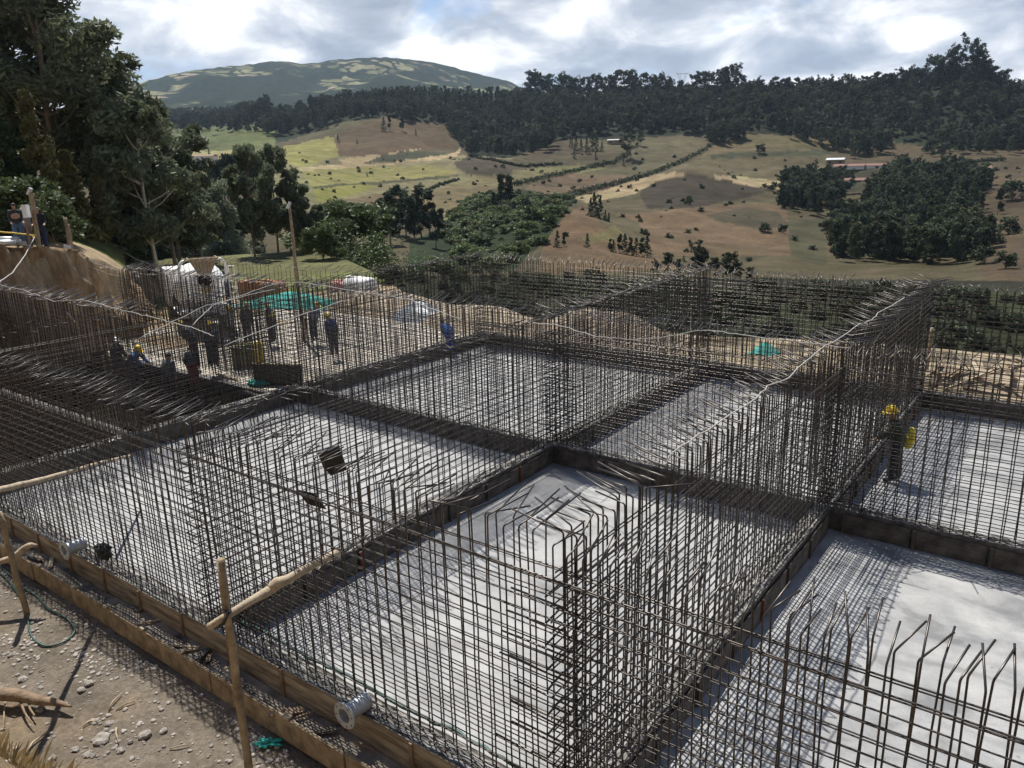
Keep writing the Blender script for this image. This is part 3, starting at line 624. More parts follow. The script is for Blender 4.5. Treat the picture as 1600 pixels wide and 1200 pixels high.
def npmesh(name, V, F, mt, tint=None):
    me = bpy.data.meshes.new(name); me.vertices.add(len(V)); me.vertices.foreach_set('co', np.ascontiguousarray(V, dtype=np.float32).ravel())
    me.loops.add(F.size); me.loops.foreach_set('vertex_index', F.ravel().astype(np.int32)); me.polygons.add(len(F)); me.polygons.foreach_set('loop_start', np.arange(0, F.size, F.shape[1], dtype=np.int32))
    me.materials.append(mt); me.update(calc_edges=True)
    if tint is not None:
        ca = me.color_attributes.new('tint', 'FLOAT_COLOR', 'POINT'); ca.data.foreach_set('color', np.c_[tint, np.ones(len(tint))].astype(np.float32).ravel())
    return me
def tree_data(kind, seed, H=1., n_per=40, leaf=.05, lean=.03):
    """returns trunk MB and leaf arrays for a tree of height H"""
    rg = np.random.default_rng(seed); rd = random.Random(seed); tb = MB(); C = []; Rr = []
    tr = H*(.0115 if kind != 'bush' else .012)
    def spine(z, o=(rg.uniform(-lean, lean), rg.uniform(-lean, lean), rg.uniform(0, 6))):
        return Vector((o[0]*z*z/H+math.sin(z/H*4+o[2])*.012*H, o[1]*z*z/H+math.cos(z/H*3.3+o[2])*.012*H, z))
    top = .93*H if kind != 'bush' else .5*H
    tb.tube([spine(top*i/9) for i in range(10)], [tr*(1-.85*i/9)+.001*H for i in range(10)], 7)
    if kind == 'euc':
        for i in range(rd.randint(22, 27)):
            z = H*rd.uniform(.24, .94); a = rd.uniform(0, 6.28); reach = H*rd.uniform(.03, .19)*(1.25-.7*abs(z/H-.55)); p0 = spine(z-.1*H)
            p1 = spine(z)+Vector((math.cos(a)*reach, math.sin(a)*reach, H*rd.uniform(.0, .08))); mid = (p0+p1)/2+Vector((0, 0, -.015*H))
            tb.tube([p0, mid, p1], [tr*.42, tr*.28, tr*.1], 5, 0, False)
            for q in range(rd.randint(2, 4)):
                c = p1+Vector((rd.gauss(0, .035), rd.gauss(0, .035), rd.gauss(.0, .035)))*H; C.append(c); s = H*rd.uniform(.035, .075); Rr.append((s*1.1, s*1.1, s*1.0))
        for q in range(3): C.append(spine(H*(.9+.03*q))); Rr.append((.04*H, .04*H, .045*H))
    elif kind == 'slim':
        for i in range(26):
            z = H*rd.uniform(.22, .97); a = rd.uniform(0, 6.28); w = H*.13*(1.1-z/H)**.6*rd.uniform(.3, 1.); C.append(spine(z)+Vector((math.cos(a)*w, math.sin(a)*w, 0))); s = H*rd.uniform(.04, .065); Rr.append((s, s, s*1.35))
    elif kind == 'conifer':
        for i in range(60):
            t = (i+rd.random())/60; z = H*(.08+.9*t); w = H*.2*(1-t)**.8*rd.uniform(.35, 1.); a = rd.uniform(0, 6.28)
            C.append(spine(z)+Vector((math.cos(a)*w, math.sin(a)*w, -w*.25))); s = H*(.05-.025*t); Rr.append((s*1.5, s*1.5, s*.9))
            if i % 3 == 0: tb.tube([spine(z), spine(z)+Vector((math.cos(a)*w*1.1, math.sin(a)*w*1.1, -w*.2))], [tr*.25, tr*.06], 4, 0, False)
    elif kind == 'bush':
        for i in range(22):
            a = rd.uniform(0, 6.28); t = rd.random(); w = H*.45*math.sqrt(rd.random())*(1-.45*t); C.append(Vector((math.cos(a)*w, math.sin(a)*w, H*(.18+.68*t)))); s = H*rd.uniform(.11, .19); Rr.append((s, s, s*.85))
            if i % 3 == 0: tb.tube([Vector((0, 0, .05*H)), C[-1]], [tr*.6, tr*.1], 4, 0, False)
    C = np.array([tuple(c) for c in C]); Rr = np.array(Rr)
    V, F, T = leaves(C, n_per, Rr, leaf, 2.8 if kind in ('euc', 'slim') else 1.7, .6 if kind in ('euc', 'slim') else .15, rg)
    return tb, V, F, T
def tree(name, label, pos, H, kind, seed, lm, bm_='bark', n_per=60, leaf=.3, cat='tree', group=None, lean=.03, wide=1.):
    tb, V, F, T = tree_data(kind, seed, H, n_per, leaf, lean)
    e = empty(name, pos, random.uniform(0, 6.28), label=label, cat=cat, group=group)
    o1 = tb.build('trunk', M[bm_], e, True); o2 = link('crown', npmesh('crown', V, F, M[lm], T), e); e.scale = (wide, wide, 1)
    return e
def gp(u, v, r):
    """point on the ground in the direction of column u at distance r"""
    p = atr(u, v, r); return (p[0], p[1], float(ground_z(p[0], p[1]))-.1)
def htop(u, vtop, r, z): return atr(u, vtop, r)[2]-z
GN = 'tall trees of the left wood'
near = [  # kind, u, distance, top row, leaf, seed, wide, label
 ('conifer', -25, 47, 120, 'leaf_dark', 1, 1.25, 'dark green conifer at the very left edge above the bank people'),
 ('conifer', 30, 52, 150, 'leaf_dark', 2, 1.2, 'dark conifer directly behind the sign and the three onlookers'),
 ('conifer', 88, 50, 140, 'leaf_olive', 3, .95, 'narrow cypress with yellowish light tip near the left edge'),
 ('conifer', 62, 60, 105, 'leaf_dark', 4, 1.1, 'black-green conifer standing left of the yellowish cypress'),
 ('conifer', 128, 50, 235, 'leaf_olive', 5, 1.15, 'broad brownish cypress right of the yellowish one'),
 ('conifer', 168, 54, 270, 'leaf_olive', 6, 1.1, 'low brownish cypress right of the broad one'),
 ('conifer', 195, 60, 240, 'leaf_dark', 7, 1.2, 'dark conifer left of the leaning pale trunk'),
 ('euc', 8, 62, -60, 'leaf_euc', 11, 1.2, 'tall eucalyptus cut by the left and top picture edges'),
 ('euc', 52, 66, -20, 'leaf_euc', 19, 1.1, 'tall thin eucalyptus with gaps of sky, second from the left edge'),
 ('euc', 112, 60, -95, 'leaf_euc', 12, 1.35, 'tallest eucalyptus, crown cut by the top edge'),
 ('euc', 160, 64, 60, 'leaf_euc', 13, 1.3, 'big eucalyptus right of the tallest, crown against the clouds'),
 ('euc', 205, 62, 105, 'leaf_euc', 14, 1.25, 'eucalyptus on the right shoulder of the left wood'),
 ('euc', 240, 56, 150, 'leaf_euc', 15, 1.05, 'eucalyptus with long leaning bare pale trunk at the edge of the wood'),
 ('euc', 282, 72, 195, 'leaf_euc', 16, 1.15, 'eucalyptus just behind the leaning pale trunk, in front of the pasture'),
 ('euc', 312, 82, 285, 'leaf_euc', 17, 1.2, 'low eucalyptus behind the concrete mixer'),
 ('euc', 400, 76, 228, 'leaf_euc', 18, .85, 'slender eucalyptus left of the lamp pole'),
 ('euc', 436, 80, 225, 'leaf_euc', 20, .9, 'taller eucalyptus right behind the lamp pole'),
 ('euc', 478, 80, 290, 'leaf_euc', 21, 1.0, 'eucalyptus right of the lamp pole, against the brown field'),
 ('bush', 505, 70, 345, 'leaf_green', 22, 1.2, 'low leafy bush right of the lamp pole eucalyptus'),
 ('euc', 548, 84, 325, 'leaf_green', 23, 1.5, 'light green round tree before the shady gully'),
 ('bush', 583, 76, 345, 'leaf_green', 24, 1.3, 'light green bushy tree behind the pink sack'),
 ('euc', 350, 110, 300, 'leaf_euc', 25, 1.2, 'dim eucalyptus behind the teal cloth, left of the slender one'),
 ('slim', 230, 95, 250, 'leaf_forest', 26, 1.5, 'shaded tree deep behind the leaning trunk'),
 ('slim', 205, 80, 225, 'leaf_dark', 51, 1.7, 'shaded tree filling the gap left of the leaning trunk'),
 ('slim', 300, 120, 262, 'leaf_forest', 52, 1.9, 'hazy dark tree behind the mixer on the slope'),
 ('slim', 335, 125, 300, 'leaf_forest', 53, 1.9, 'hazy dark tree right of the mixer on the slope'),
 ('slim', 385, 120, 330, 'leaf_forest', 54, 1.9, 'hazy dark tree below the slender eucalyptus'),
 ('euc', 270, 66, 205, 'leaf_euc', 55, 1.3, 'eucalyptus between the leaning trunk and the pasture'),
 ('euc', 300, 74, 290, 'leaf_euc', 56, 1.4, 'short full eucalyptus over the mixer hopper'),
 ('slim', 262, 100, 265, 'leaf_forest', 27, 1.5, 'shaded tree deep behind the mixer, left one'),
]
for kind, u, r, vt, lm, sd_, wd, lb in near:
    p = gp(u, 400, r); H = htop(u, vt, r, p[2])
    big = kind in ('euc', 'slim')
    tree('eucalyptus_tree' if big else ('conifer_tree' if kind == 'conifer' else 'shrub'), lb, p, H, kind, sd_, lm, 'barkpale' if u == 240 else 'bark',
         n_per={'euc': 230, 'slim': 260, 'conifer': 330, 'bush': 330}[kind], leaf=.155 if big else (.17 if kind == 'conifer' else .12), cat='tree' if kind != 'bush' else 'shrub', group=None if kind == 'bush' else GN, lean=.06 if u == 240 else .03, wide=wd)
# leafy shrubs by the onlookers
for i, (u, r, h, lb) in enumerate([(-5, 43, 2.6, 'pale green shrub at the left edge behind the onlookers'), (32, 44, 3., 'pale green shrub behind the sign boards'), (85, 41.5, 2.5, 'leafy shrub between the dark jacket onlooker and the short posts'), (100, 43, 1.7, 'low shrub by the pair of short posts'), (66, 44, 3.2, 'pale shrub right behind the dark jacket onlooker')]):
    p = gp(u, 390, r); tree('shrub', lb, p, h, 'bush', 40+i, 'leaf_green', n_per=110, leaf=.13, cat='shrub', wide=1.2)

# far trees: a few shared meshes, copied
FT = {}
for kind, lm in (('euc', 'leaf_ridge'), ('slim', 'leaf_ridge'), ('conifer', 'leaf_dark'), ('bush', 'leaf_forest')):
    FT[kind] = []
    for s in range(5):
        tb, V, F, T = tree_data(kind, 100+s, 1., {'euc': 26, 'slim': 60, 'conifer': 26, 'bush': 44}[kind], .024 if kind != 'bush' else .065)
        FT[kind].append((tb.me('trunk', M['bark'], True), npmesh('crown', V, F, M[lm], T), V, F, T))
def far_tree(u, r, H, kind, label, group, wide=1.):
    p = gp(u, 250, r); a, b = random.choice(FT[kind])[:2]
    e = empty('tree', p, random.uniform(0, 6.28), label=label, cat='tree' if kind != 'bush' else 'shrub', group=group)
    if kind == 'bush': e.name = 'bush'
    link('trunk', a, e); link('crown', b, e); e.scale = (H*wide, H*wide, H)
def far_by_px(items, word, group, kind='slim'):
    items = sorted(items)
    for i, it in enumerate(items):
        u, vb, vt, r = it[:4]; k = it[4] if len(it) > 4 else kind; wd = it[5] if len(it) > 5 else 1.2
        far_tree(u, r, (vb-vt)/FPX*r*1.02, k, (nth(i)+' '+word).strip(), group, wd)
def r_at(u, v):
    """distance at which the hillside is seen in row v of column u"""
    rs = np.geomspace(95, 900, 260); P = np.array([atr(u, v, r) for r in rs]); g = ground_z(P[:, 0], P[:, 1]); w_ = np.where(P[:, 2] <= g)[0]
    return rs[w_[0]] if len(w_) else None
def sky_row():
    us = list(range(836, 1600, 13)); out = []
    hts = [(836, 30), (900, 24), (1010, 26), (1030, 20), (1068, 10), (1085, 26), (1130, 30), (1150, 24), (1180, 8), (1205, 14), (1300, 12), (1360, 14), (1440, 18), (1470, 40), (1500, 38), (1530, 20), (1570, 20), (1600, 12)]
    for i, u in enumerate(us):
        u += random.uniform(-4, 4)
        if random.random() < .12: continue
        h = np.interp(u, [a for a, b in hts], [b for a, b in hts])*random.uniform(.75, 1.2)+14
        r = np.interp(u, [750, 1050, 1350, 1480, 1600, 1700], [715, 675, 640, 618, 615, 615])-random.uniform(0, 8); out.append((u, r, h/FPX*r))
    for i, (u, r, H) in enumerate(sorted(out)): far_tree(u, r, H, 'euc', nth(i)+' tree from the left silhouetted along the ridge skyline', 'skyline trees on the ridge', 1.35)
sky_row()
far_by_px([(u, r_at(u, vb) and vb, vt, r_at(u, vb) or 300, k) for u, vb, vt, k in [(603,206,185,'conifer'),(631,207,180,'slim'),(612,206,184,'slim'),(652,214,205,'conifer'),(572,277,269,'conifer'),(531,224,212,'conifer'),(560,226,218,'conifer'),(678,192,183,'bush')]], 'small tree from the left on the brown upper pasture slope', 'single trees on the upper pasture')
far_by_px([(u, 402-abs(u-625)*.25, vt, 165+random.uniform(-12, 12), 'slim', 1.5) for u, vt in [(592,322),(603,318),(615,325),(628,330),(640,326),(652,318),(664,322),(674,330),(684,345)]], 'dark eucalyptus from the left in the clump above the gully', 'eucalyptus clump above the gully')
far_by_px([(770,325,300,225,'slim',1.5),(782,332,283,225,'slim',1.6),(795,335,288,228,'slim',1.5),(807,302,286,250,'bush',1.),(745,345,325,215,'bush',1.2),(818,330,312,225,'bush',1.1)], 'tree from the left in the group right of the gully head', 'trees at the gully head')
far_by_px([(u, vb, vt, r_at(u, vb) or 400, 'conifer', 1.1) for u, vb, vt in [(893,232,212),(900,240,216),(908,238,219),(917,240,216),(925,238,208),(932,238,214),(940,238,223),(931,250,238),(963,254,248),(974,262,250),(897,250,236)]], 'dark conifer from the left in the clump near the white-roofed shed', 'conifers near the white-roofed shed')
far_by_px([(u, vb, vt, 190, 'conifer', 1.) for u, vb, vt in [(923,345,310),(930,350,306),(938,342,300),(946,320,298),(952,322,302)]], 'dark tree from the left in the clump below the tan field tip', 'trees below the tan field tip')
far_by_px([(u, vb, vt, 150, 'slim' if i % 2 else 'conifer', 1.3) for i, (u, vb, vt) in enumerate([(960,362,342),(970,368,338),(978,372,340),(988,378,350),(997,384,355),(1006,392,362),(1014,402,368),(955,372,352),(870,402,376),(880,404,382),(918,408,385)])], 'dark tree from the left in the row down the spur', 'trees down the brown spur')
far_by_px([(u, 412, vt, 120, 'euc', 1.4) for u, vt in [(1030,390),(1048,378),(1068,385),(1096,362),(1105,366),(1125,380),(1145,372),(1160,385),(1180,392)]], 'eucalyptus from the left just above the far steel walls', 'eucalyptus above the far steel walls', 'euc')
far_by_px([(u, vb, vt, r_at(u, vb) or 250, k, 1.3) for u, vb, vt, k in [(1571,335,300,'slim'),(1547,356,338,'bush'),(1201,365,350,'bush'),(1232,367,353,'bush'),(1592,365,340,'bush'),(1573,380,362,'bush'),(1590,312,285,'bush'),(1196,296,288,'bush'),(1210,300,286,'bush'),(1186,242,228,'bush'),(985,250,206,'euc'),(1000,230,210,'euc'),(1560,410,385,'bush'),(1595,420,395,'bush'),(1470,246,226,'bush'),(1455,240,218,'bush'),(380,300,262,'conifer'),(328,246,235,'conifer'),(405,206,198,'bush'),(376,203,196,'bush'),(392,206,196,'bush')]], 'scattered lone tree from the left on the open slopes', 'lone trees on the open slopes')
far_by_px([(u, 296+abs(u-358)*.1, vt, 230, 'slim', 1.7) for u, vt in [(325,246),(335,238),(345,232),(356,228),(366,229),(377,232),(388,240),(398,250)]], 'dark tree from the left in the dense stand on the left pasture', 'dense stand on the left pasture')

# the woods that read as one mass: one object each
def wood(name, label, polys, n, hr, rr, seed, lm, kinds=('slim', 'euc', 'slim'), wide=1.35, phr=None):
    rg = np.random.default_rng(seed); VV = []; FF = []; TT = []; off = 0
    TR = MB(); us = [p[0] for q in polys for p in q]; cnt = 0; tries = 0
    a0, a1 = phi_of(min(us)-10), phi_of(max(us)+10)
    P_ = rg.uniform(a0, a1, n*30); Rr = np.sqrt(rg.uniform(rr[0]**2, rr[1]**2, n*30)); X = CAM[0]+Rr*np.sin(P_); Y = CAM[1]+Rr*np.cos(P_); Z = ground_z(X, Y)
    u, v, d = proj(np.stack([X, Y, Z], 1)); ok = np.zeros(len(u), bool)
    for q in polys: ok |= inpoly(u+(fbm(X/15, Y/15, 3, 5)-.5)*8, v+(fbm(X/15, Y/15, 3, 6)-.5)*5, q)
    idx = np.where(ok)[0][:n]
    for i in idx:
        k = kinds[rg.integers(len(kinds))]; _, _, V, F, T = FT[k][rg.integers(5)]; H = rg.uniform(*hr); a = rg.uniform(0, 6.28); c, s = math.cos(a), math.sin(a)
        W_ = V*np.array([H*wide, H*wide, H]); W_ = np.stack([W_[:, 0]*c-W_[:, 1]*s+X[i], W_[:, 0]*s+W_[:, 1]*c+Y[i], W_[:, 2]+Z[i]-.5], 1)
        VV.append(W_); FF.append(F+off); TT.append(T*rg.uniform(.6, 1.5)*np.array([rg.uniform(.9, 1.15), 1, rg.uniform(.85, 1.1)])); off += len(V)
    if not VV: print('EMPTY WOOD', name); return
    print(name, len(idx)); link('wood', npmesh(name, np.concatenate(VV), np.concatenate(FF), M[lm], np.concatenate(TT)), label=label, cat='wood', kind='stuff')
RIDGE = [[(408,205),(412,150),(560,138),(720,120),(835,125),(960,130),(1700,110),(1700,248),(1600,243),(1480,240),(1450,222),(1400,218),(1385,243),(1330,250),(1305,236),(1240,216),(1180,209),(1150,228),(1112,228),(1100,212),(985,207),(960,216),(885,216),(850,238),(800,247),(735,243),(712,228),(695,194),(640,192),(600,182),(540,190),(500,206),(460,210),(430,220)]]
wood('ridge wood', 'dark wood covering the ridge across the whole background', RIDGE, 3000, (7.5, 12.5), (440, 720), 5, 'leaf_forest')
wood('valley wood', 'dark plantation among the fields on the right', [[(1218,330),(1216,290),(1250,280),(1300,284),(1322,300),(1310,335),(1290,340)], [(1375,292),(1400,276),(1500,274),(1545,292),(1530,335),(1470,345),(1400,335),(1340,322)], [(1290,415),(1292,365),(1340,345),(1400,340),(1500,350),(1540,385),(1555,418),(1500,432),(1400,435),(1300,425)]], 620, (5.5, 9.5), (170, 420), 6, 'leaf_forest')
wood('far belt', 'blue-green wood at the foot of the mountain on the left', [[(200,210),(245,165),(330,160),(420,165),(430,205),(405,205),(340,212),(300,205)], [(240,170),(420,150),(420,168),(240,180)]], 420, (10, 15), (600, 1150), 7, 'leaf_forest')
wood('gully thicket', 'green undergrowth filling the shady gully', [[(690,400),(683,357),(720,325),(754,304),(820,298),(900,316),(885,336),(852,380),(800,410),(760,430),(640,430)]], 500, (1.2, 3.2), (120, 290), 8, 'leaf_green', ('bush',), 1.5)
wood('edge thicket', 'brush on the slope just beyond the far steel walls', [[(590,520),(590,430),(700,430),(1180,452),(1700,470),(1700,560)]], 420, (1., 2.6), (50, 120), 9, 'leaf_forest', ('bush', 'bush', 'conifer'), 1.4)
wood('slope scrub', 'low dark scrub dotted over the open hillsides', [[(280,240),(700,240),(1100,240),(1600,262),(1600,440),(640,420),(500,330)]], 330, (.8, 2.2), (150, 480), 10, 'leaf_forest', ('bush',), 1.3)
# hedges between the fields
def hedge(px, label, h=2.2, seed=0):
    rg = np.random.default_rng(seed); P = []
    for (u0, v0), (u1, v1) in zip(px[:-1], px[1:]):
        k = max(2, int(math.hypot(u1-u0, v1-v0)/3.))
        for i in range(k):
            u, v = u0+(u1-u0)*i/k, v0+(v1-v0)*i/k; r = r_at(u, v)
            if r: p = gp(u, v, r); P.append((p[0], p[1], p[2]+h*.4))
    P = np.array(P); R3 = np.tile([h*.62, h*.62, h*.5], (len(P), 1))*rg.uniform(.6, 1.3, (len(P), 1)); V, F, T = leaves(P, 40, R3, .55, 1.6, .1, rg)
    link('hedge', npmesh('hedge', V, F, M['leaf_forest'], T), label=label, cat='hedge')
hedge([(892,307),(947,294),(1012,276),(1058,258),(1090,243),(1112,230)], 'long dark hedge above the tan strip climbing right to the wood', 2.6, 1)
hedge([(805,291),(850,280),(905,268),(960,256),(985,240)], 'dark hedge left of the white-roofed shed running down to the gully', 2.4, 2)
hedge([(716,282),(690,290),(660,303),(640,312)], 'thin dotted hedge on the left pasture', 1.4, 3)
hedge([(735,246),(770,252),(820,262),(880,258)], 'low hedge along the track below the ridge wood', 1.6, 4)
hedge([(1385,268),(1440,262),(1500,256),(1570,252)], 'hedge in front of the long red sheds', 2.0, 5)
hedge([(500,330),(530,322),(560,326)], 'short hedge at the yellow field corner', 1.6, 6)

# ------------------------------------------------------------------ people
def skin_mesh(name, V, E_, rad, mt, root=0, sub=1):
    me = bpy.data.meshes.new(name); me.from_pydata([tuple(v) for v in V], E_, []); ob = bpy.data.objects.new(name, me); COL.objects.link(ob)
    ob.modifiers.new('s', 'SKIN'); sv = me.skin_vertices[0].data
    for i, r in enumerate(rad): sv[i].radius = (r, r) if not isinstance(r, tuple) else r; sv[i].use_root = (i == root)
    ss = ob.modifiers.new('b', 'SUBSURF'); ss.levels = sub; ss.render_levels = sub
    bpy.context.view_layer.update(); dg = bpy.context.evaluated_depsgraph_get(); m2 = bpy.data.meshes.new_from_object(ob.evaluated_get(dg)); bpy.data.objects.remove(ob)
    m2.materials.clear(); m2.materials.append(mt); m2.shade_smooth(); m2.name = name; return m2
def person(label, pos, rz, shirt, pants, helmet=None, bend=0., arms=((.1, .25), (.1, .25)), legs=(.0, .0), H=1.68, hair=None, crouch=0., group=None, vest=None):
    """arms: (raise forward, elbow bend) for left/right; legs: swing of each; crouch lowers the hips and bends the knees"""
    k = H/1.72; root = empty('person', pos, rz, label=label, cat='person', group=group); root.scale = (k, k, k)
    hip = Vector((0, 0, .93-crouch*.5)); B = Matrix.Rotation(-bend, 3, 'X')
    up = lambda x, y, z: hip+B@Vector((x, y, z-.93))
    V = [hip, up(0, .0, 1.12), up(0, .0, 1.33), up(0, .01, 1.47), up(0, .035, 1.55), up(0, .035, 1.64), up(0, .02, 1.70), up(0, .13, 1.60)]
    rad = [(.105, .08), (.105, .075), (.12, .078), .05, (.068, .078), (.078, .092), (.06, .07), .014]
    E_ = [(0, 1), (1, 2), (2, 3), (3, 4), (4, 5), (5, 6), (4, 7)]
    arm = []
    for s, (rf, eb) in zip((-1, 1), arms):
        sh = up(s*.185, 0, 1.40); d1 = B@Vector((s*.12, math.sin(rf), -math.cos(rf))).normalized(); el = sh+d1*.29
        d2 = B@Vector((s*-.02, math.sin(rf+eb), -math.cos(rf+eb))).normalized(); wr = el+d2*.25; pm = wr+d2*.075
        b = len(V); V += [sh, el, wr, pm]; rad += [.05, .036, .027, (.036, .018)]; E_ += [(2, b), (b, b+1), (b+1, b+2), (b+2, b+3)]
        side = d2.cross(Vector((0, 0, 1))+d1*.3).normalized(); cu = d2.cross(side)
        for j, (o, ln) in enumerate(((-.03, .075), (-.01, .085), (.01, .08), (.03, .062))):
            q = len(V); V += [pm+side*o+d2*ln*.6, pm+side*o+d2*ln+cu*.02]; rad += [.0095, .0085]; E_ += [(b+3, q), (q, q+1)]
        q = len(V); V += [wr+side*-.045+d2*.05, wr+side*-.06+d2*.09]; rad += [.011, .009]; E_ += [(b+2, q), (q, q+1)]
        arm.append((sh, el, wr))
    leg = []
    for s, sw in zip((-1, 1), legs):
        hp = hip+Vector((s*.09, 0, -.06)); kb = min(1.2, crouch*1.9); a1 = sw+kb*.75; kn = hp+Vector((s*.03, math.sin(a1), -math.cos(a1)))*.42
        a2 = sw*.6-kb*.6; an = kn+Vector((s*.01, math.sin(a2), -math.cos(a2)))*.40; dz = an.z-.08
        b = len(V); V += [hp, kn, an]; rad += [.07, .05, .038]; E_ += [(0, b), (b, b+1), (b+1, b+2)]; leg.append((hp, kn, an))
    mz = min(l[2].z for l in leg)-.085
    body = skin_mesh('body', V, E_, rad, M['skin']); b = link('body', body, root, (0, 0, -mz))
    jv = [hip+Vector((0, 0, -.10)), hip+Vector((0, 0, .05)), V[2], up(0, .0, 1.46)]; jr = [(.20, .165), (.195, .16), (.225, .165), .10]; je = [(0, 1), (1, 2), (2, 3)]
    for sh, el, wr in arm:
        q = len(jv); jv += [sh, el, el.lerp(wr, .97)]; jr += [.10, .078, .058]; je += [(2, q), (q, q+1), (q+1, q+2)]
    link('jacket', skin_mesh('jacket', jv, je, jr, cloth(shirt)), root, (0, 0, -mz))
    if vest:
        link('vest', skin_mesh('vest', [up(0, 0, 1.05), up(0, 0, 1.2), up(0, 0, 1.38)], [(0, 1), (1, 2)], [(.225, .185), (.225, .182), (.25, .185)], cloth(vest)), root, (0, 0, -mz))
    tv = [hip+Vector((0, 0, .16)), hip]; tr = [(.17, .14), (.18, .15)]; te = [(0, 1)]
    for hp, kn, an in leg:
        q = len(tv); tv += [hp, kn, an+Vector((0, 0, .0))]; tr += [.13, .098, .082]; te += [(1, q), (q, q+1), (q+1, q+2)]
    link('trousers', skin_mesh('trousers', tv, te, tr, cloth(pants)), root, (0, 0, -mz))
    for hp, kn, an in leg:
        link('boot', skin_mesh('boot', [an+Vector((0, 0, .07)), an+Vector((0, 0, -.03)), an+Vector((0, .16, -.045))], [(0, 1), (1, 2)], [.058, .056, (.05, .038)], M['rubber']), root, (0, 0, -mz))
    hc = up(0, .025, 1.635); Mx = Matrix.Translation(hc+Vector((0, 0, -mz)))@B.to_4x4()
    if helmet:
        hb = MB(); hb.lathe([(.172, -.004), (.138, .012), (.134, .05), (.118, .10), (.08, .142), (.035, .158), (.001, .16)], 18, Mx@Matrix.Diagonal((.86, 1, 1, 1))@Matrix.Translation((0, .01, .01)))
        pk = [Mx@Vector((x, .10+math.sqrt(max(0, .0225-x*x))*1.0, .005)) for x in (-.12, -.08, -.03, .03, .08, .12)]+[Mx@Vector((x, .08, .02)) for x in (.12, .05, -.05, -.12)]
        hb.add(pk, [tuple(range(10))]); hb.tube([Mx@Vector((0, -.12, .06)), Mx@Vector((0, -.06, .15)), Mx@Vector((0, .05, .168)), Mx@Vector((0, .13, .08))], .014, 5)
        hb.build('helmet', M[helmet], root, True)
    else:
        hb = MB(); hb.lathe([(.094, -.02), (.098, .02), (.088, .065), (.05, .092), (.001, .1)], 14, Mx@Matrix.Diagonal((.88, 1.08, 1, 1))@Matrix.Translation((0, -.012, .0))); hb.build('hair', cloth(hair) if hair else M['hair'], root, True)
    return root
def yaw_to(px, py, qx, qy): return math.atan2(-(qx-px), qy-py)
dk, nv, gy, bl = (.03, .03, .035), (.025, .04, .08), (.12, .13, .14), (.06, .16, .36)
def worker(u, v, zf, rz, label, H=1.68, **k):
    """u, v: top of the head in the photograph; zf: height of the floor stood on"""
    top = H*(1-.34*k.get('crouch', 0)) - (1-math.cos(k.get('bend', 0)))*.75
    p = at(u, v, zf+top+.04); return person(label, (p[0], p[1], zf), rz, k.pop('shirt', dk), k.pop('pants', nv), H=H, **k)
# the lone worker on the right
wk = at(1396, 752, SZ)
person('lone worker with yellow helmet and dark green jacket standing on the right slab', (wk[0], wk[1], SZ+.005), 1.75, (.035, .045, .025), (.03, .032, .035), 'yellow', .22, ((.75, .5), (.2, 1.0)), (.12, -.12), 1.78)
def sack(): # bright yellow rain coat bundled under the arm
    V = [(0, 0, 0), (.05, .03, .18), (.02, .0, .38), (-.04, .02, .55)]; return skin_mesh('coat', V, [(0, 1), (1, 2), (2, 3)], [(.12, .07), (.14, .09), (.12, .07), (.06, .04)], mat('yellow coat', (.62, .52, .04), .6, 0, .15, 5.), 0, 1)
cp = Vector(atr(1417, 681, math.hypot(wk[0]-CAM[0], wk[1]-CAM[1])-.12)); link('folded_coat', sack(), None, (cp.x, cp.y, SZ+.88), (0, .25, .6), label='bright yellow folded raincoat held at the lone worker\'s side', cat='raincoat')
F = -.46
WK = 'workers among the steel on the left'
worker(178, 531, F-.35, .8, 'worker with white helmet and black clothes at the left, beside the blue-sleeved man', shirt=dk, helmet='white', bend=.25, arms=((.5, .6), (.5, .6)), group=WK)
worker(203, 541, F-.35, -1.2, 'worker with yellow helmet reaching out a pale blue sleeve', shirt=bl, pants=nv, helmet='yellow', bend=.45, arms=((1.1, .2), (1.3, .1)), group=WK)
worker(258, 553, F-.35, .4, 'bare-headed dark worker standing right of the blue-sleeved man', shirt=gy, pants=dk, bend=.2, group=WK)
worker(297, 546, F-.35, 1.0, 'dark worker with red gloves bending over the cage', shirt=(.04, .04, .05), pants=(.15, .03, .03), bend=.7, arms=((.9, .3), (.8, .4)), group=WK)
worker(213, 431, F, .3, 'slim worker in grey with white helmet standing upright by the cut earth bank', shirt=(.22, .23, .26), pants=(.03, .04, .07), helmet='white', group=WK)
worker(297, 503, F+.3, 2.0, 'worker bending low, yellow helmet nearest the crossing of the white ropes', shirt=gy, helmet='yellow', bend=.6, group=WK)
worker(327, 508, F+.3, 1.0, 'worker in blue-grey whose yellow helmet is right of the rope crossing', shirt=(.10, .14, .22), helmet='yellow', bend=.5, group=WK)
worker(357, 481, F+.2, -.6, 'worker in pale shirt with yellow helmet, upper centre of the left group', shirt=(.4, .42, .45), helmet='yellow', group=WK)
worker(381, 476, F+.2, .6, 'worker with yellow helmet half hidden behind horizontal bars, between two others', shirt=dk, helmet='yellow', bend=.3, group=WK)
worker(421, 474, F+.2, 1.9, 'worker with yellow helmet and yellow vest under the long rope', shirt=gy, helmet='yellow', vest=(.7, .62, .08), bend=.15, group=WK)
worker(486, 473, F+.2, -1.4, 'worker with yellow helmet just right of the lamp pole foot', shirt=(.16, .2, .3), helmet='yellow', bend=.4, group=WK)
worker(518, 493, F+.2, 1.3, 'worker with yellow helmet and navy shirt, rightmost of the left group', shirt=(.04, .07, .2), helmet='yellow', bend=.5, group=WK)
worker(355, 432, F, 0., 'worker with orange helmet just right of the mixer drum', shirt=(.06, .09, .2), helmet='orange', group=WK)
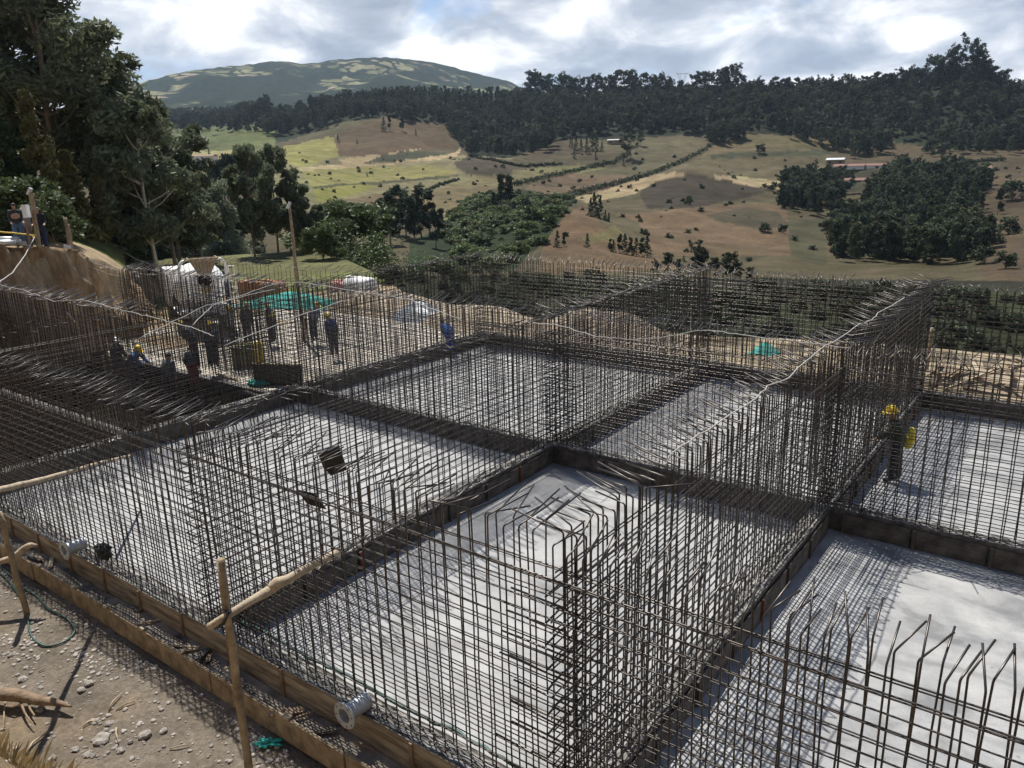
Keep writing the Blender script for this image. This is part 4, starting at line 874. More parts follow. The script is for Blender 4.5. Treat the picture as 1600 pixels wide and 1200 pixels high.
worker(322, 443, F, .5, 'worker with white helmet below the mixer drum', shirt=(.2, .2, .22), helmet='white', bend=.3, group=WK)
worker(271, 450, F, -.8, 'worker with yellow helmet and dark clothes below left of the mixer', shirt=dk, helmet='yellow', bend=.2, group=WK)
worker(701, 505, F, 1.2, 'stooping worker in blue on the sand beyond the far left corner cage', shirt=(.05, .14, .4), pants=(.05, .1, .3), bend=1.0, H=1.6, helmet=None, group=WK)
worker(50, 482, -1.7, .2, 'dark blue clad worker behind the long cage before the earth bank', shirt=(.03, .06, .12), helmet=None, group=WK)
def onl(u, vfoot, r, label, **k):
    p = atr(u, vfoot, r); z = p[2]; return person(label, (p[0], p[1], z), k.pop('rz'), k.pop('shirt'), k.pop('pants'), group='onlookers on the bank', **k)
onl(33, 386, 38.8, 'onlooker in open dark jacket over tan shirt and blue jeans, left of the sign boards', rz=-1.85, shirt=(.03, .04, .045), pants=(.07, .13, .24), vest=(.42, .26, .18), H=1.74, arms=((.15, .9), (.15, .9)))
onl(46, 388, 39.6, 'onlooker with pale cap half hidden behind the sign post', rz=-2.0, shirt=(.25, .27, .32), pants=(.12, .1, .1), H=1.66, hair=(.55, .52, .5))
onl(69, 391, 38.9, 'onlooker in black sweater and navy trousers right of the tall post', rz=-2.1, shirt=(.012, .014, .022), pants=(.02, .03, .07), H=1.74, arms=((.2, 1.1), (.1, 1.2)), hair=(.25, .23, .22))

# ------------------------------------------------------------------ concrete mixer
def mixer():
    p = atr(308, 430, 41.5); gz_ = -.5; d = yaw_to(p[0], p[1], CAM[0], CAM[1])
    e = empty('concrete_mixer', (p[0], p[1], gz_), d+.12, label='white concrete mixer truck seen from behind with dusty hopper over its drum', cat='mixer truck')   # local +Y = rear, towards the viewer
    T = Matrix.Translation((0, .4, 2.15))@Matrix.Rotation(R_(-76), 4, 'X')
    MB().lathe([(.30, 2.15), (.52, 2.1), (.6, 1.95), (.85, 1.5), (1.12, .8), (1.2, .2), (1.18, -.6), (1.0, -1.5), (.7, -2.1), (.001, -2.15)], 28, T).build('drum', M['white'], e, True)
    MB().lathe([(.30, 2.16), (.26, 2.1), (.24, 1.6)], 20, T).build('drum_mouth', M['black'], e, True)
    hp = MB(); tp = [(-.62, 2.15, 3.72), (.62, 2.15, 3.72), (.62, 2.95, 3.72), (-.62, 2.95, 3.72)]; bt = [(-.24, 2.45, 2.95), (.24, 2.45, 2.95), (.24, 2.85, 2.95), (-.24, 2.85, 2.95)]
    hp.add(tp+bt, [(0, 1, 5, 4), (1, 2, 6, 5), (2, 3, 7, 6), (3, 0, 4, 7)]); hp.tube([(-.62, 2.95, 3.72), (.62, 2.95, 3.72)], .03); hp.tube([(-.62, 2.15, 3.72), (-.62, 2.95, 3.72)], .03); hp.tube([(.62, 2.15, 3.72), (.62, 2.95, 3.72)], .03)
    for i in range(4): hp.box((-.36+i*.24, 2.97, 3.45), (.17, .02, .13))
    hp.build('hopper', M['tan'], e)
    for s in (-1, 1):
        MB().tube([(s*(.75+.28*math.sin(a)), 2.3, 2.05+1.55*math.sin(a*.5)) for a in [i*math.pi/9 for i in range(10)]], .07, 7).build('rear_frame', M['white'], e, True)
    MB().tube([(-.75, 2.3, 2.1), (0, 2.4, 1.75), (.75, 2.3, 2.1)], .1, 7).build('cross_member', M['white'], e, True)
    ch = MB(); ch.box((0, 3.0, 2.3), (.42, .8, .06), (.5, 0, 0)); ch.box((-.2, 3.0, 2.4), (.03, .8, .18), (.5, 0, 0)); ch.box((.2, 3.0, 2.4), (.03, .8, .18), (.5, 0, 0)); ch.build('chute', M['tan'], e)
    MB().box((0, -1.2, 1.0), (.9, 7.4, .28)).build('chassis', M['black'], e)
    MB().box((0, 2.2, 1.15), (2.35, .5, .35)).build('rear_bumper', M['white'], e)
    for s in (-1, 1): MB().box((s*.98, 2.47, 1.15), (.28, .04, .14)).build('tail_light', M['rust'], e)
    ld = MB(); ld.tube([(-1.45, 1.9, .6), (-1.45, 2.1, 3.2), (-1.05, 2.1, 3.2)], .035); ld.tube([(-1.15, 1.9, .6), (-1.15, 2.1, 3.2)], .035)
    for i in range(8): ld.tube([(-1.45, 1.92+.02*i, .8+.28*i), (-1.15, 1.92+.02*i, .8+.28*i)], .02)
    ld.build('ladder', M['white'], e)
    for s in (-1, 1):
        for y in (1.3, .0, -3.9):
            Wm = Matrix.Translation((s*.98, y, .52))@Matrix.Rotation(math.pi/2, 4, 'Y')
            wh = MB().lathe([(.28, -.15), (.5, -.15), (.52, -.1), (.52, .1), (.5, .15), (.28, .15)], 22, Wm).build('wheel', M['rubber'], e, True)
            MB().lathe([(.001, .06), (.12, .1), (.27, .12), (.28, -.13)], 16, Wm).build('rim', M['white'], wh, True)
        MB().box((s*1.0, .65, 1.1), (.5, 2.6, .05)).build('mudguard', M['white'], e)
    cabm = MB(); cabm.box((0, -4.3, 1.7), (2.3, 1.7, 1.9)); cabm.build('cab', M['white'], e); MB().box((0, -5.17, 2.1), (2.0, .03, .8)).build('windscreen', M['glass'], e)
mixer()

# ------------------------------------------------------------------ ropes
def rope(name, label, pts, r=.022, sag=.0, mt='rope', cat='rope', sub=8):
    r = r*.4
    P = [Vector(p) for p in pts]; out = []
    for a, b in zip(P[:-1], P[1:]):
        L = (b-a).length
        for i in range(sub):
            t = i/sub; q = a.lerp(b, t); q.z -= sag*L*4*t*(1-t); q += Vector((random.gauss(0, .008), random.gauss(0, .008), random.gauss(0, .008))); out.append(q)
    out.append(P[-1]); return MB().tube(out, r, 6).build(name, M[mt], None, True, label=label, cat=cat)
rope('rope', 'white rope sagging along the top of the long cage before the earth bank', [at(0, 445, 3.45), at(38, 454, 3.45), at(85, 471, 3.35), at(130, 468, 3.42), at(192, 485, 3.45), at(240, 496, 3.45), at(300, 512, 3.4), at(334, 525, 3.3)], .026)
rope('rope', 'white rope lying along the cage tops in the left centre, below the teal cloth', [at(300, 508, 3.3), at(332, 478, 3.45), at(427, 444, 3.5), at(470, 441, 3.5), at(540, 452, 3.5), at(640, 468, 3.5), at(690, 488, 3.45), at(722, 500, 3.3)], .024)
rope('rope', 'white rope from the centre corner over the far centre bay toward the right', [at(815, 503, 3.3), at(868, 507, 3.5), at(930, 525, 3.45), at(985, 531, 3.42), at(1040, 526, 3.45), at(1100, 515, 3.5), at(1180, 526, 3.5), at(1330, 544, 3.5)], .024)
rope('rope', 'long kinked white rope lying on the cage behind the lone worker', [at(1040, 728, 3.35), at(1048, 708, 3.5), at(1105, 672, 3.5), at(1180, 622, 3.5), at(1200, 604, 3.55), at(1232, 590, 3.5), at(1260, 564, 3.5), at(1288, 540, 3.5), at(1300, 535, 3.5), at(1345, 506, 3.5), at(1362, 500, 3.5), at(1372, 490, 3.5), at(1412, 466, 3.5)], .026, sub=4)
rope('cable', 'white cable hanging from the tall bank post down to the lower left', [atr(57, 364, 38.5), atr(40, 398, 36), atr(20, 425, 33), atr(-5, 444, 30)], .05, .0)
rope('rope', 'upper of two ropes running from the short posts to the mixer', [atr(118, 396, 40), atr(150, 412, 40), atr(190, 424, 39), atr(240, 430, 36)], .035)
rope('rope', 'lower yellowish rope running from the short posts past the bank corner', [atr(118, 400, 40), atr(140, 417, 40), atr(175, 430, 39), atr(215, 437, 36)], .035, mt='pole')
rope('rope', 'thin wire drooping over the pale floor near the yellow drums', [at(352, 541, .8), at(380, 545, .75), at(430, 549, .7), at(462, 546, .7), at(500, 528, 1.)], .05)
rope('cable', 'slanting pale tie wire over the left cages, crossing the long rope', [at(215, 530, 3.3), at(320, 478, 3.5), at(352, 470, 3.5), at(427, 452, 3.5)], .02)
rope('cable', 'second slanting tie wire farther right over the left cages', [at(350, 541, 3.3), at(470, 492, 3.5), at(535, 470, 3.4)], .022)
rope('warning_tape', 'yellow warning tape strung in front of the onlookers', [atr(-20, 361, 38), atr(20, 364, 38), atr(45, 367, 38), atr(57, 369, 38)], .08, mt='yellow', cat='tape')

# ------------------------------------------------------------------ posts and lamps
def post(name, label, a, b, r0, r1, mt='pole', cat='post', n=9, wob=.012):
    a = Vector(a); b = Vector(b); pts = [a.lerp(b, i/(n-1))+Vector((random.gauss(0, wob), random.gauss(0, wob), 0)) for i in range(n)]
    return MB().tube(pts, [r0+(r1-r0)*i/(n-1)+random.uniform(-.06, .06)*r0 for i in range(n)], 10).me('post_shaft', M[mt], True)
def pole_thing(name, label, a, b, r0, r1, mt='pole', cat='post', part='shaft', lamp=None, wob=.012):
    e = empty(name, a, label=label, cat=cat); link(part, post(name, label, (0, 0, 0), Vector(b)-Vector(a), r0, r1, mt, wob=wob), e)
    if lamp:
        q = Vector(b)-Vector(a); f = MB(); f.box(q+Vector((0, -.02, lamp*.1)), (lamp*1.3, .1, lamp), (-.5, 0, -.6)); o = f.build('floodlight', M['galv'], e); MB().box(q+Vector((.045, -.06, lamp*.08)), (lamp*1.1, .02, lamp*.8), (-.5, 0, -.6)).build('lens', M['white'], o)
    return e
pole_thing('lamp_pole', 'tall thin wooden pole with small floodlight in the middle of the trees', (*atr(470, 470, 36)[:2], -.5), atr(452, 322, 36), .09, .06, lamp=.32)
pole_thing('lamp_pole', 'tall leaning wooden post with floodlight beside the onlookers', atr(62, 392, 38.2), atr(47, 300, 38.2), .10, .07, lamp=.28)
pole_thing('thin_pole', 'thin pale pole leaning against the lamp post by the onlookers', atr(60, 390, 38.), atr(52, 302, 38.), .045, .03)
e = pole_thing('sign_post', 'short post carrying two narrow white boards beside the onlookers', atr(47, 392, 37.8), atr(40, 320, 37.8), .06, .05, 'oldwood')
for s in (-.1, .1):
    q = Vector(atr(41, 330, 37.6))-Vector(e.location); MB().box(q+Vector((s*.8, s*-1.0, 0)), (.17, .04, .5), (0, 0, .6)).build('board', M['white'], e)
pole_thing('short_post', 'leaning short post with a small white tag on the bank edge', atr(112, 402, 40), atr(102, 340, 40), .1, .07, 'pole')
pole_thing('short_post', 'thinner short post touching the tagged one on the bank edge', atr(116, 403, 40.2), atr(107, 350, 40.2), .06, .05, 'pole')
e = pole_thing('tag_board', 'small white board hung on the short leaning post', atr(104, 385, 39.7), atr(103, 383, 39.7), .01, .01); MB().box((0, 0, -.15), (.3, .04, .42), (0, .2, .6)).build('board', M['white'], e)
for i, (u, v) in enumerate([(4, 380), (12, 378), (20, 381), (8, 374)]):
    p = atr(u, v, 38.2+i*.15); b = MB().tube([(0, 0, 0), (.45, .35, .02), (.95, .7, 0)], .1, 12); b.build('pipe', M['galv'], None, True, (p[0]-.5, p[1]-.4, p[2]), label=nth(i)+' grey pipe from the left in the pile on the bank edge', cat='pipe', group='pipes on the bank')
# foreground rails, front left
g0 = (-3.94, -11.07, -.72)
pole_thing('rail_post', 'brown peeled log post standing at the far left in front of the boards', g0, tuple(aty(-1, 800, -11.1)), .055, .048, 'pole', 'post', wob=.01)
pb = (2.74, -11.1, -.78); pt_ = tuple(aty(345, 874, -11.1))
e = pole_thing('rail_post', 'pale tall log post in the bottom foreground with a rail tied to it', pb, pt_, .058, .05, 'pole', 'post', wob=.008)
def rail(label, pts, rs, mt):
    e = empty('rail', pts[0], label=label, cat='rail'); P = [Vector(p)-Vector(pts[0]) for p in pts]; out = []; rr = []
    for i in range(len(P)-1):
        for j in range(4): t = j/4; out.append(P[i].lerp(P[i+1], t)+Vector([random.gauss(0, .004)]*3)); rr.append((rs[i]*(1-t)+rs[i+1]*t)*random.uniform(.95, 1.05))
    out.append(P[-1]); rr.append(rs[-1]); MB().tube(out, rr, 12).build('log', M[mt], e, True); return e
r2 = rail('pale crooked branch tied across the foreground post and poking into the steel', [aty(326, 980, -11.35), aty(350, 965, -11.22), aty(395, 937, -10.8), aty(424, 921, -10.5), aty(432, 912, -10.45), aty(450, 905, -10.3), aty(490, 882, -9.9), aty(530, 862, -9.4)], [.045, .048, .05, .065, .078, .062, .055, .05], 'wood')
tw = MB()
q0 = Vector(aty(352, 963, -11.2))-Vector(r2.location)
for k_ in range(3): tw.tube([q0+Vector((.085*math.cos(a)+.015*k_, .045*math.sin(a)-.04+.015*k_, .09*math.sin(a+.6*k_))) for a in [i*math.pi/5 for i in range(11)]], .008, 5)
tw.build('tie_wire', M['black'], r2)
rail('pale forked branch rail at the left picture edge', [atr(-30, 893, 16.2), atr(0, 878, 16), atr(20, 872, 15.9), atr(38, 858, 15.8), atr(46, 852, 15.75), atr(58, 852, 15.7)], [.06, .056, .056, .07, .055, .025], 'wood')
rail('long pale pole lying over the front left cage', [atr(-25, 772, 12.4), atr(0, 765, 13), atr(60, 751, 14.2), atr(110, 737, 15.5), atr(160, 722, 17.5), atr(207, 711, 19.5)], [.05, .047, .045, .04, .033, .025], 'wood')
lg = [at(-25, 1083, -.55), at(0, 1084, -.55), at(28, 1086, -.56), at(60, 1094, -.58), at(90, 1098, -.6), at(112, 1104, -.62)]
e = rail('weathered broken log on the bare ground at the lower left', lg, [.10, .10, .095, .075, .05, .015], 'oldwood')
for s in ([(32, 1096), (38, 1112), (44, 1122), (52, 1130)], [(45, 1096), (47, 1108), (54, 1118)], [(34, 1100), (20, 1104), (8, 1103)]):
    MB().tube([Vector(at(u, v, -.62-.01*i))-e.location for i, (u, v) in enumerate(s)], [.022, .016, .012, .006][:len(s)], 5).build('root', M['oldwood'], e)

# ------------------------------------------------------------------ flanged pipes, bag, plates
def fpipe(x, z, L, label, y=X0-W-.02):
    e = empty('flanged_pipe', (x, y, z), label=label, cat='pipe'); T = Matrix.Rotation(math.pi/2, 4, 'X')
    b = MB(); b.lathe([(.118, -.1), (.118, L-.02)], 28, T); b.lathe([(.10, L-.0), (.10, -.1)], 28, T); b.build('pipe_body', M['galv'], e, True)
    fl = MB().lathe([(.10, L), (.10, L+.002), (.185, L+.002), (.19, L-.004), (.19, L-.024), (.12, L-.026)], 32, T).build('flange', M['galv'], e)
    bo = MB()
    for i in range(8): a = i*math.pi/4+.2; bo.lathe([(.001, L+.005), (.011, L+.005), (.011, L)], 8, T@Matrix.Translation((.155*math.cos(a), .155*math.sin(a), 0)))
    bo.build('bolt_holes', M['black'], fl); return e
fp1 = aty(518, 1133, -10.5); fpipe(fp1[0], fp1[2]+.0, .30, 'galvanised pipe stub with round flange at the bottom centre, poking out of the boards')
fp2 = aty(84, 866, -10.45); fpipe(fp2[0], fp2[2], .28, 'galvanised pipe stub with flange at the far left, poking out of the boards')
def crumple(n=40, s=(.3, .2, .2), seed=1, mt='black', name='bag', spike=.35):
    bm = bmesh.new(); bmesh.ops.create_icosphere(bm, subdivisions=4, radius=1)
    for v in bm.verts:
        c = v.co.copy(); f = 1+(vnoise(c.x*2.3+seed, c.y*2.3+c.z*1.7, seed)-.5)*spike*2+(vnoise(c.x*6, c.y*6+c.z*5, seed+1)-.5)*spike
        v.co = Vector((c.x*s[0]*f, c.y*s[1]*f, c.z*s[2]*f)); 
    me = bpy.data.meshes.new(name); bm.to_mesh(me); bm.free(); me.materials.append(M[mt]); return me
bp_ = aty(163, 862, -9.95); link('bag', crumple(s=(.22, .12, .15)), None, tuple(bp_), label='crumpled black plastic bag caught in the front left cage above the boards', cat='bag')
def plate(label, c, dx_, dy_, pts, t=.012):
    c = Vector(c); b = MB(); X = Vector(dx_).normalized(); Y = Vector(dy_).normalized(); Z = X.cross(Y).normalized(); n = len(pts)
    vs = [X*p[0]+Y*p[1]+Z*t/2 for p in pts]+[X*p[0]+Y*p[1]-Z*t/2 for p in pts]
    b.add(vs, [tuple(range(n)), tuple(range(2*n-1, n-1, -1))]+[(i, (i+1) % n+0, (i+1) % n+n, i+n) for i in range(n)]); return b.build('plate', M['black'], None, False, tuple(c), label=label, cat='plate')
q0 = aty(487, 779, X0+.2); plate('dark slanted square plate hung on the front left cage', q0, (1, 0, 0), (0, 0, 1), [((aty(u, v, X0+.2)-q0)[0], (aty(u, v, X0+.2)-q0)[2]) for u, v in ((464, 765), (480, 787), (510, 796), (493, 771))])
plate('dark crumpled plate hung from the hooked tips of the front cage', aty(520, 718, X0+.45), (.75, .6, 0), (0, -.2, 1), [(-.17, .12), (.0, .16), (.13, .22), (.15, -.16), (-.08, -.24), (-.15, -.1)], .05)

# ------------------------------------------------------------------ loose things behind the cages
def heap(name, label, c, s, h, mt, seed=0, n=44, kind=None, cat=None, rz=0):
    V = []; F_ = []
    for i in range(n):
        for j in range(n):
            x, y = i/(n-1)*2-1, j/(n-1)*2-1; d = math.hypot(x, y)*(1+.25*(float(vnoise(math.atan2(y, x)*1.5+9, seed, seed))-.5))
            z = h*max(0, 1-d**1.4)*(0.75+.5*float(fbm(x*2+seed, y*2, 3, seed)))-.06; V.append((x*s[0]/2, y*s[1]/2, z))
    F_ = [(i*n+j, (i+1)*n+j, (i+1)*n+j+1, i*n+j+1) for i in range(n-1) for j in range(n-1)]
    return link(name, mesh(name, V, F_, M[mt], True), None, tuple(c), (0, 0, rz), label=label, cat=cat, kind=kind)
def gxy(u, v, z=-.45): p = at(u, v, z); return (p[0], p[1], z)
heap('sand_heap', 'pale sand heap beyond the far left corner of the cages', gxy(745, 503), (7, 5), 1.0, 'sand', 1, cat='sand heap')
heap('sand_heap', 'large tan earth heap behind the far centre-left cage', gxy(935, 527), (7.5, 5.5), 1.5, 'sand', 2, cat='sand heap')
heap('sand_heap', 'long low earth heap at the left behind the pink sack', gxy(600, 480), (14, 5), 1.0, 'sand', 3, cat='sand heap')
heap('tarp_heap', 'teal tarpaulin covered mound on the sand behind the far centre cage', gxy(1196, 549), (1.1, .9), .42, 'teal', 4, 30, cat='tarpaulin')
heap('sheet_heap', 'bluish plastic sheet draped over a heap behind the far left cage', gxy(655, 496), (3.8, 2.6), .9, 'sheet', 5, cat='plastic sheet')
heap('tarp', 'long teal cloth over bricks at the left, behind the lamp pole foot', (*at(455, 465, .0)[:2], -.45), (7.8, 2.2), .85, 'teal', 6, cat='tarpaulin', rz=.35)
for i, (u, v) in enumerate([(392, 449), (404, 449), (416, 450), (428, 451)]):
    p = at(u, v, .2); e = empty('brick_stack', (p[0], p[1], -.45), .5, label=nth(i)+' stack of orange bricks from the left in front of the teal cloth', cat='bricks', group='brick stacks')
    b = MB()
    for k_ in range(9):
        for j in range(4): b.box((-.45+j*.3, random.gauss(0, .01), .1+k_*.115), (.28, .9, .105))
    b.build('bricks', M['brick'], e); MB().box((0, 0, .03), (1.25, .95, .05)).build('pallet', M['wood'], e)
link('sack', crumple(s=(.55, .45, .5), seed=4, mt='pink', name='sack', spike=.18), None, (*at(526, 441, .6)[:2], .25), label='pink woven sack behind the left cages', cat='sack')
e = empty('water_tank', (*at(562, 440, .7)[:2], -.4), label='white tank lying beside the pink sack', cat='tank'); MB().lathe([(.001, -1.1), (.4, -1.05), (.5, -.9), (.5, .9), (.4, 1.05), (.001, 1.1)], 22, Matrix.Translation((0, 0, .9))@Matrix.Rotation(math.pi/2, 4, 'Y')).build('tank_body', M['white'], e, True); MB().box((0, 0, .2), (1.6, .8, .4)).build('cradle', M['oldwood'], e)
# yellow drums, plywood panel and cloth on the pale floor
for i, (u, v, c, lb) in enumerate([(376, 572, 'tan', 'dull olive plastic drum on the pale floor, left one'), (388, 571, 'tan', 'olive plastic drum between two others on the pale floor'), (403, 569, 'yellow', 'yellow drum on the pale floor, right one')]):
    e = empty('drum', gxy(u, v, F), label=lb, cat='drum'); b = MB().lathe([(.001, 0), (.27, .0), (.29, .05), (.28, .28), (.295, .3), (.28, .32), (.28, .55), (.295, .57), (.28, .6), (.285, .82), (.25, .88), (.001, .88)], 22); b.build('drum_body', mat('olive plastic', (.38, .36, .12), .6) if c == 'tan' else M['yellow'], e, True)
    MB().lathe([(.001, .91), (.05, .91), (.05, .87)], 10, Matrix.Translation((.12, 0, 0))).build('cap', M['black'], e)
pa = Vector(gxy(436, 602, F)); e = empty('plywood_panel', pa, label='grey plywood panel standing on edge right of the teal rag', cat='panel'); MB().box((0, 0, .38), (1.9, .03, .76), (0, 0, .45)).build('sheet', M['formdark'], e); MB().box((0, 0, .78), (1.94, .06, .05), (0, 0, .45)).build('rim', M['wood'], e)
link('rag', crumple(s=(.45, .3, .14), seed=9, mt='teal', name='rag', spike=.3), None, gxy(404, 597, F+.08), label='crumpled teal rag on the pale floor left of the plywood panel', cat='cloth')
for i, (a, b_) in enumerate([((388, 607), (412, 612)), ((382, 611), (405, 618)), ((395, 592), (425, 583)), ((340, 585), (372, 592))]):
    p, q = Vector(gxy(*a, F+.05)), Vector(gxy(*b_, F+.07)); b = MB(); b.box((0, 0, 0), ((q-p).length, .14, .03)); b.build('plank', M['wood'], None, False, tuple((p+q)/2), (0, 0, math.atan2(q.y-p.y, q.x-p.x)), label=nth(i)+' loose plank lying on the pale floor around the teal rag', cat='plank', group='planks by the teal rag')
# broken timber on the right beyond the far cage
for i in range(34):
    u, v = random.uniform(1455, 1620), random.uniform(575, 612); p = gxy(u, v, -.40); L = random.uniform(.5, 1.9); a = random.uniform(0, 3.14)
    b = MB().box((0, 0, 0), (L, random.uniform(.05, .16), random.uniform(.025, .06))); b.build('scrap_plank', M[random.choice(['wood', 'oldwood', 'pole', 'white' if i % 6 == 0 else 'wood'])], None, False, (p[0], p[1], p[2]+random.uniform(.02, .4)), (random.uniform(-.3, .3), random.uniform(-.5, .5), a), label=nth(i)+' piece in the heap of broken timber behind the far right cage', cat='plank', group='broken timber heap')
heap('earth_heap', 'rubble and earth under the broken timber at the right', gxy(1530, 596), (8, 2.6), .45, 'sand', 12, cat='rubble')
e = pole_thing('stake', 'light brown stake behind the far right cage near the timber', gxy(1447, 590), (gxy(1447, 590)[0], gxy(1447, 590)[1], 1.3), .07, .05)

# ------------------------------------------------------------------ bare ground in front
hp = [(-30, 880), (0, 898), (18, 915), (34, 940), (44, 962), (46, 985), (52, 1000), (64, 1009), (82, 1010), (102, 1004), (114, 994), (117, 986), (108, 975), (92, 966), (76, 957), (60, 938), (44, 926), (20, 905), (-20, 870)]
b = MB(); P = [Vector(at(u, v, -.70)) for u, v in hp]; out = []
for i in range(len(P)-1):
    p0, p1, p2, p3 = P[max(i-1, 0)], P[i], P[i+1], P[min(i+2, len(P)-1)]
    for j in range(6):
        t = j/6; q = .5*((2*p1)+(-p0+p2)*t+(2*p0-5*p1+4*p2-p3)*t*t+(-p0+3*p1-3*p2+p3)*t**3); q.z = float(ground_z(q.x, q.y))+.03; out.append(q)
b.tube(out, .017, 6).build('hose', M['hose'], None, True, label='green hose looped on the bare ground at the left', cat='hose')
RK = []
for s in range(7):
    bm = bmesh.new(); bmesh.ops.create_icosphere(bm, subdivisions=2, radius=1)
    for v in bm.verts:
        c = v.co; f = .65+.7*float(vnoise(c.x*1.6+s*7, c.y*1.6+c.z*1.3, s)); v.co = Vector((c.x*f*1.2, c.y*f, c.z*f*.65))
    me = bpy.data.meshes.new('rock'); bm.to_mesh(me); bm.free(); me.materials.append(M['stone']); RK.append(me)
def gz1(x, y): return float(ground_z(x, y))
rocks = [(160, 1157, .16, 'dark boulder, biggest stone at the lower left'), (228, 1155, .11, 'pale flat stone right of the dark boulder'), (256, 1148, .07, 'small pale stone farthest right of the pair'), (189, 1178, .08, 'pale stone below the dark boulder'), (138, 1181, .09, 'grey stone left of the pale one, at the lower left'), (64, 1112, .09, 'stone beside the roots of the log'), (18, 1028, .07, 'dark stone above the log near the left edge'), (35, 1062, .1, 'brown stone at the foot of the left post shadow'), (170, 1133, .07, 'white stone above the dark boulder'), (118, 1172, .07, 'white stone at the bottom left on tan soil'), (82, 1187, .08, 'cream stone at the bottom edge'), (140, 1075, .1, 'brown clod in the middle of the bare ground'), (128, 1084, .08, 'brown clod beside the larger one'), (205, 1165, .05, 'tiny stone between boulder and flat stone')]
for i, (u, v, s, lb) in enumerate(rocks):
    p = at(u, v, -.76); link('rock', RK[i % 7], None, (p[0], p[1], gz1(p[0], p[1])+s*.25), (0, 0, random.uniform(0, 6)), (s*.68, s*.68, s*.68), label=lb, cat='stone')
VV = []; FF = []; off = 0
for i in range(6500):
    x = random.uniform(-8, 7.5); y = -10.55-abs(random.gauss(0, 1))*1.3
    if y < -14.5 or (fbm(x/1.3, y/1.3, 2, 99) < .42 and random.random() < .75): continue
    me = random.choice(RK); s = random.choice([.006, .008, .012, .012, .018, .026, .035]); a = random.uniform(0, 6.28); c_, s_ = math.cos(a), math.sin(a); z = gz1(x, y)
    vs = np.array([v.co[:] for v in me.vertices])*s; VV.append(np.stack([vs[:, 0]*c_-vs[:, 1]*s_+x, vs[:, 0]*s_+vs[:, 1]*c_+y, vs[:, 2]+z+s*.15], 1)); FF.append(np.array([p.vertices[:] for p in me.polygons])+off); off += len(vs)
link('gravel', npmesh('gravel', np.concatenate(VV), np.concatenate(FF), M['stone']), label='small stones and crumbs strewn over the bare ground', cat='gravel', kind='stuff')
for i, (a, b_, r) in enumerate([((130, 1136), (155, 1128), .012), ((182, 1112), (212, 1103), .012), ((170, 1112), (192, 1091), .014), ((182, 1140), (186, 1165), .012), ((265, 1172), (296, 1168), .01), ((40, 1178), (74, 1144), .018), ((8, 1095), (6, 1140), .01), ((60, 1050), (72, 1045), .01)]):
    p, q = Vector(at(*a, -.74)), Vector(at(*b_, -.74)); p.z = gz1(p.x, p.y)+.02; q.z = gz1(q.x, q.y)+.035; m_ = (p+q)/2+Vector((random.gauss(0, .02), random.gauss(0, .02), .02))
    MB().tube([p, m_, q], [r, r, r*.6], 6).build('stick', M['wood'], None, True, label=nth(i)+' dry stick scattered on the bare ground at the lower left', cat='stick', group='dry sticks')
link('plastic_scrap', crumple(s=(.17, .1, .05), seed=3, mt='teal', name='scrap', spike=.5), None, (*at(420, 1167, -.72)[:2], gz1(*at(420, 1167, -.72)[:2])+.04), (0, 0, .6), label='torn teal plastic scrap on the ground right of the foreground post', cat='scrap')
MB().box((0, 0, 0), (.5, .12, .02)).build('board_piece', M['oldwood'], None, False, tuple(aty(447, 1112, -10.3)), (.1, .05, .9), label='short board piece lying on the ledge left of the bottom pipe', cat='plank')
rope('hose', 'dark green hose lying along the kerb inside the front centre cage', [(Y2+.6+i*.55, X0+.2+.03*math.sin(i*1.7), .045) for i in range(13)], .06, mt='hose', cat='hose', sub=4)
for i, (u, v) in enumerate([(115, 914), (166, 948), (224, 990), (284, 1027), (351, 1071), (60, 878), (452, 1140)]):
    p = aty(u, v, -10.42); MB().box((0, 0, 0), (.11, .09, .035)).build('wood_block', M['wood'], None, False, (p[0], -10.42, -.235), (0, 0, random.uniform(-.4, .4)), label=nth(i)+' little pale wood block set on the edge plank line' if i < 5 else ('leftmost wood block on the edge plank' if i == 5 else 'wood block on the edge plank right of the foreground post'), cat='wood block', group='wood blocks on the edge planks')
for i in range(16):
    u, v = random.uniform(90, 620), 0; x = random.uniform(-6, 7); p = (x, random.uniform(-10.33, -10.08), -.33); L = random.uniform(.15, .5)
    MB().box((0, 0, 0), (L, random.uniform(.03, .1), .02)).build('board_piece', M[random.choice(['wood', 'oldwood', 'formdark', 'pole'])], None, False, p, (random.uniform(-.15, .15), random.uniform(-.15, .15), random.uniform(-1.2, 1.2)), label=nth(i)+' wood offcut dropped on the dirt ledge', cat='offcut', group='offcuts on the ledge')
# dry grass on the slope at the lower left corner
V, F2, T = [], [], []
for i in range(2600):
    x = random.uniform(-6, 1.2); y = random.uniform(-14.5, -12.75+.2*math.sin(x)); z = gz1(x, y); h = random.uniform(.12, .4); a = random.uniform(0, 6.28); dx_, dy_ = math.cos(a)*.006, math.sin(a)*.006; lx, ly = random.gauss(0, .12), random.gauss(.03, .12)
    k_ = len(V); V += [(x-dx_, y-dy_, z-.02), (x+dx_, y+dy_, z-.02), (x+lx*.5+dx_*.7, y+ly*.5+dy_*.7, z+h*.7), (x+lx, y+ly, z+h)]; F2.append((k_, k_+1, k_+2, k_+3))
link('dry_grass', npmesh('dry_grass', np.array(V), np.array(F2), M['drygrass']), label='dry straw grass on the slope at the lower left corner', cat='grass', kind='stuff')

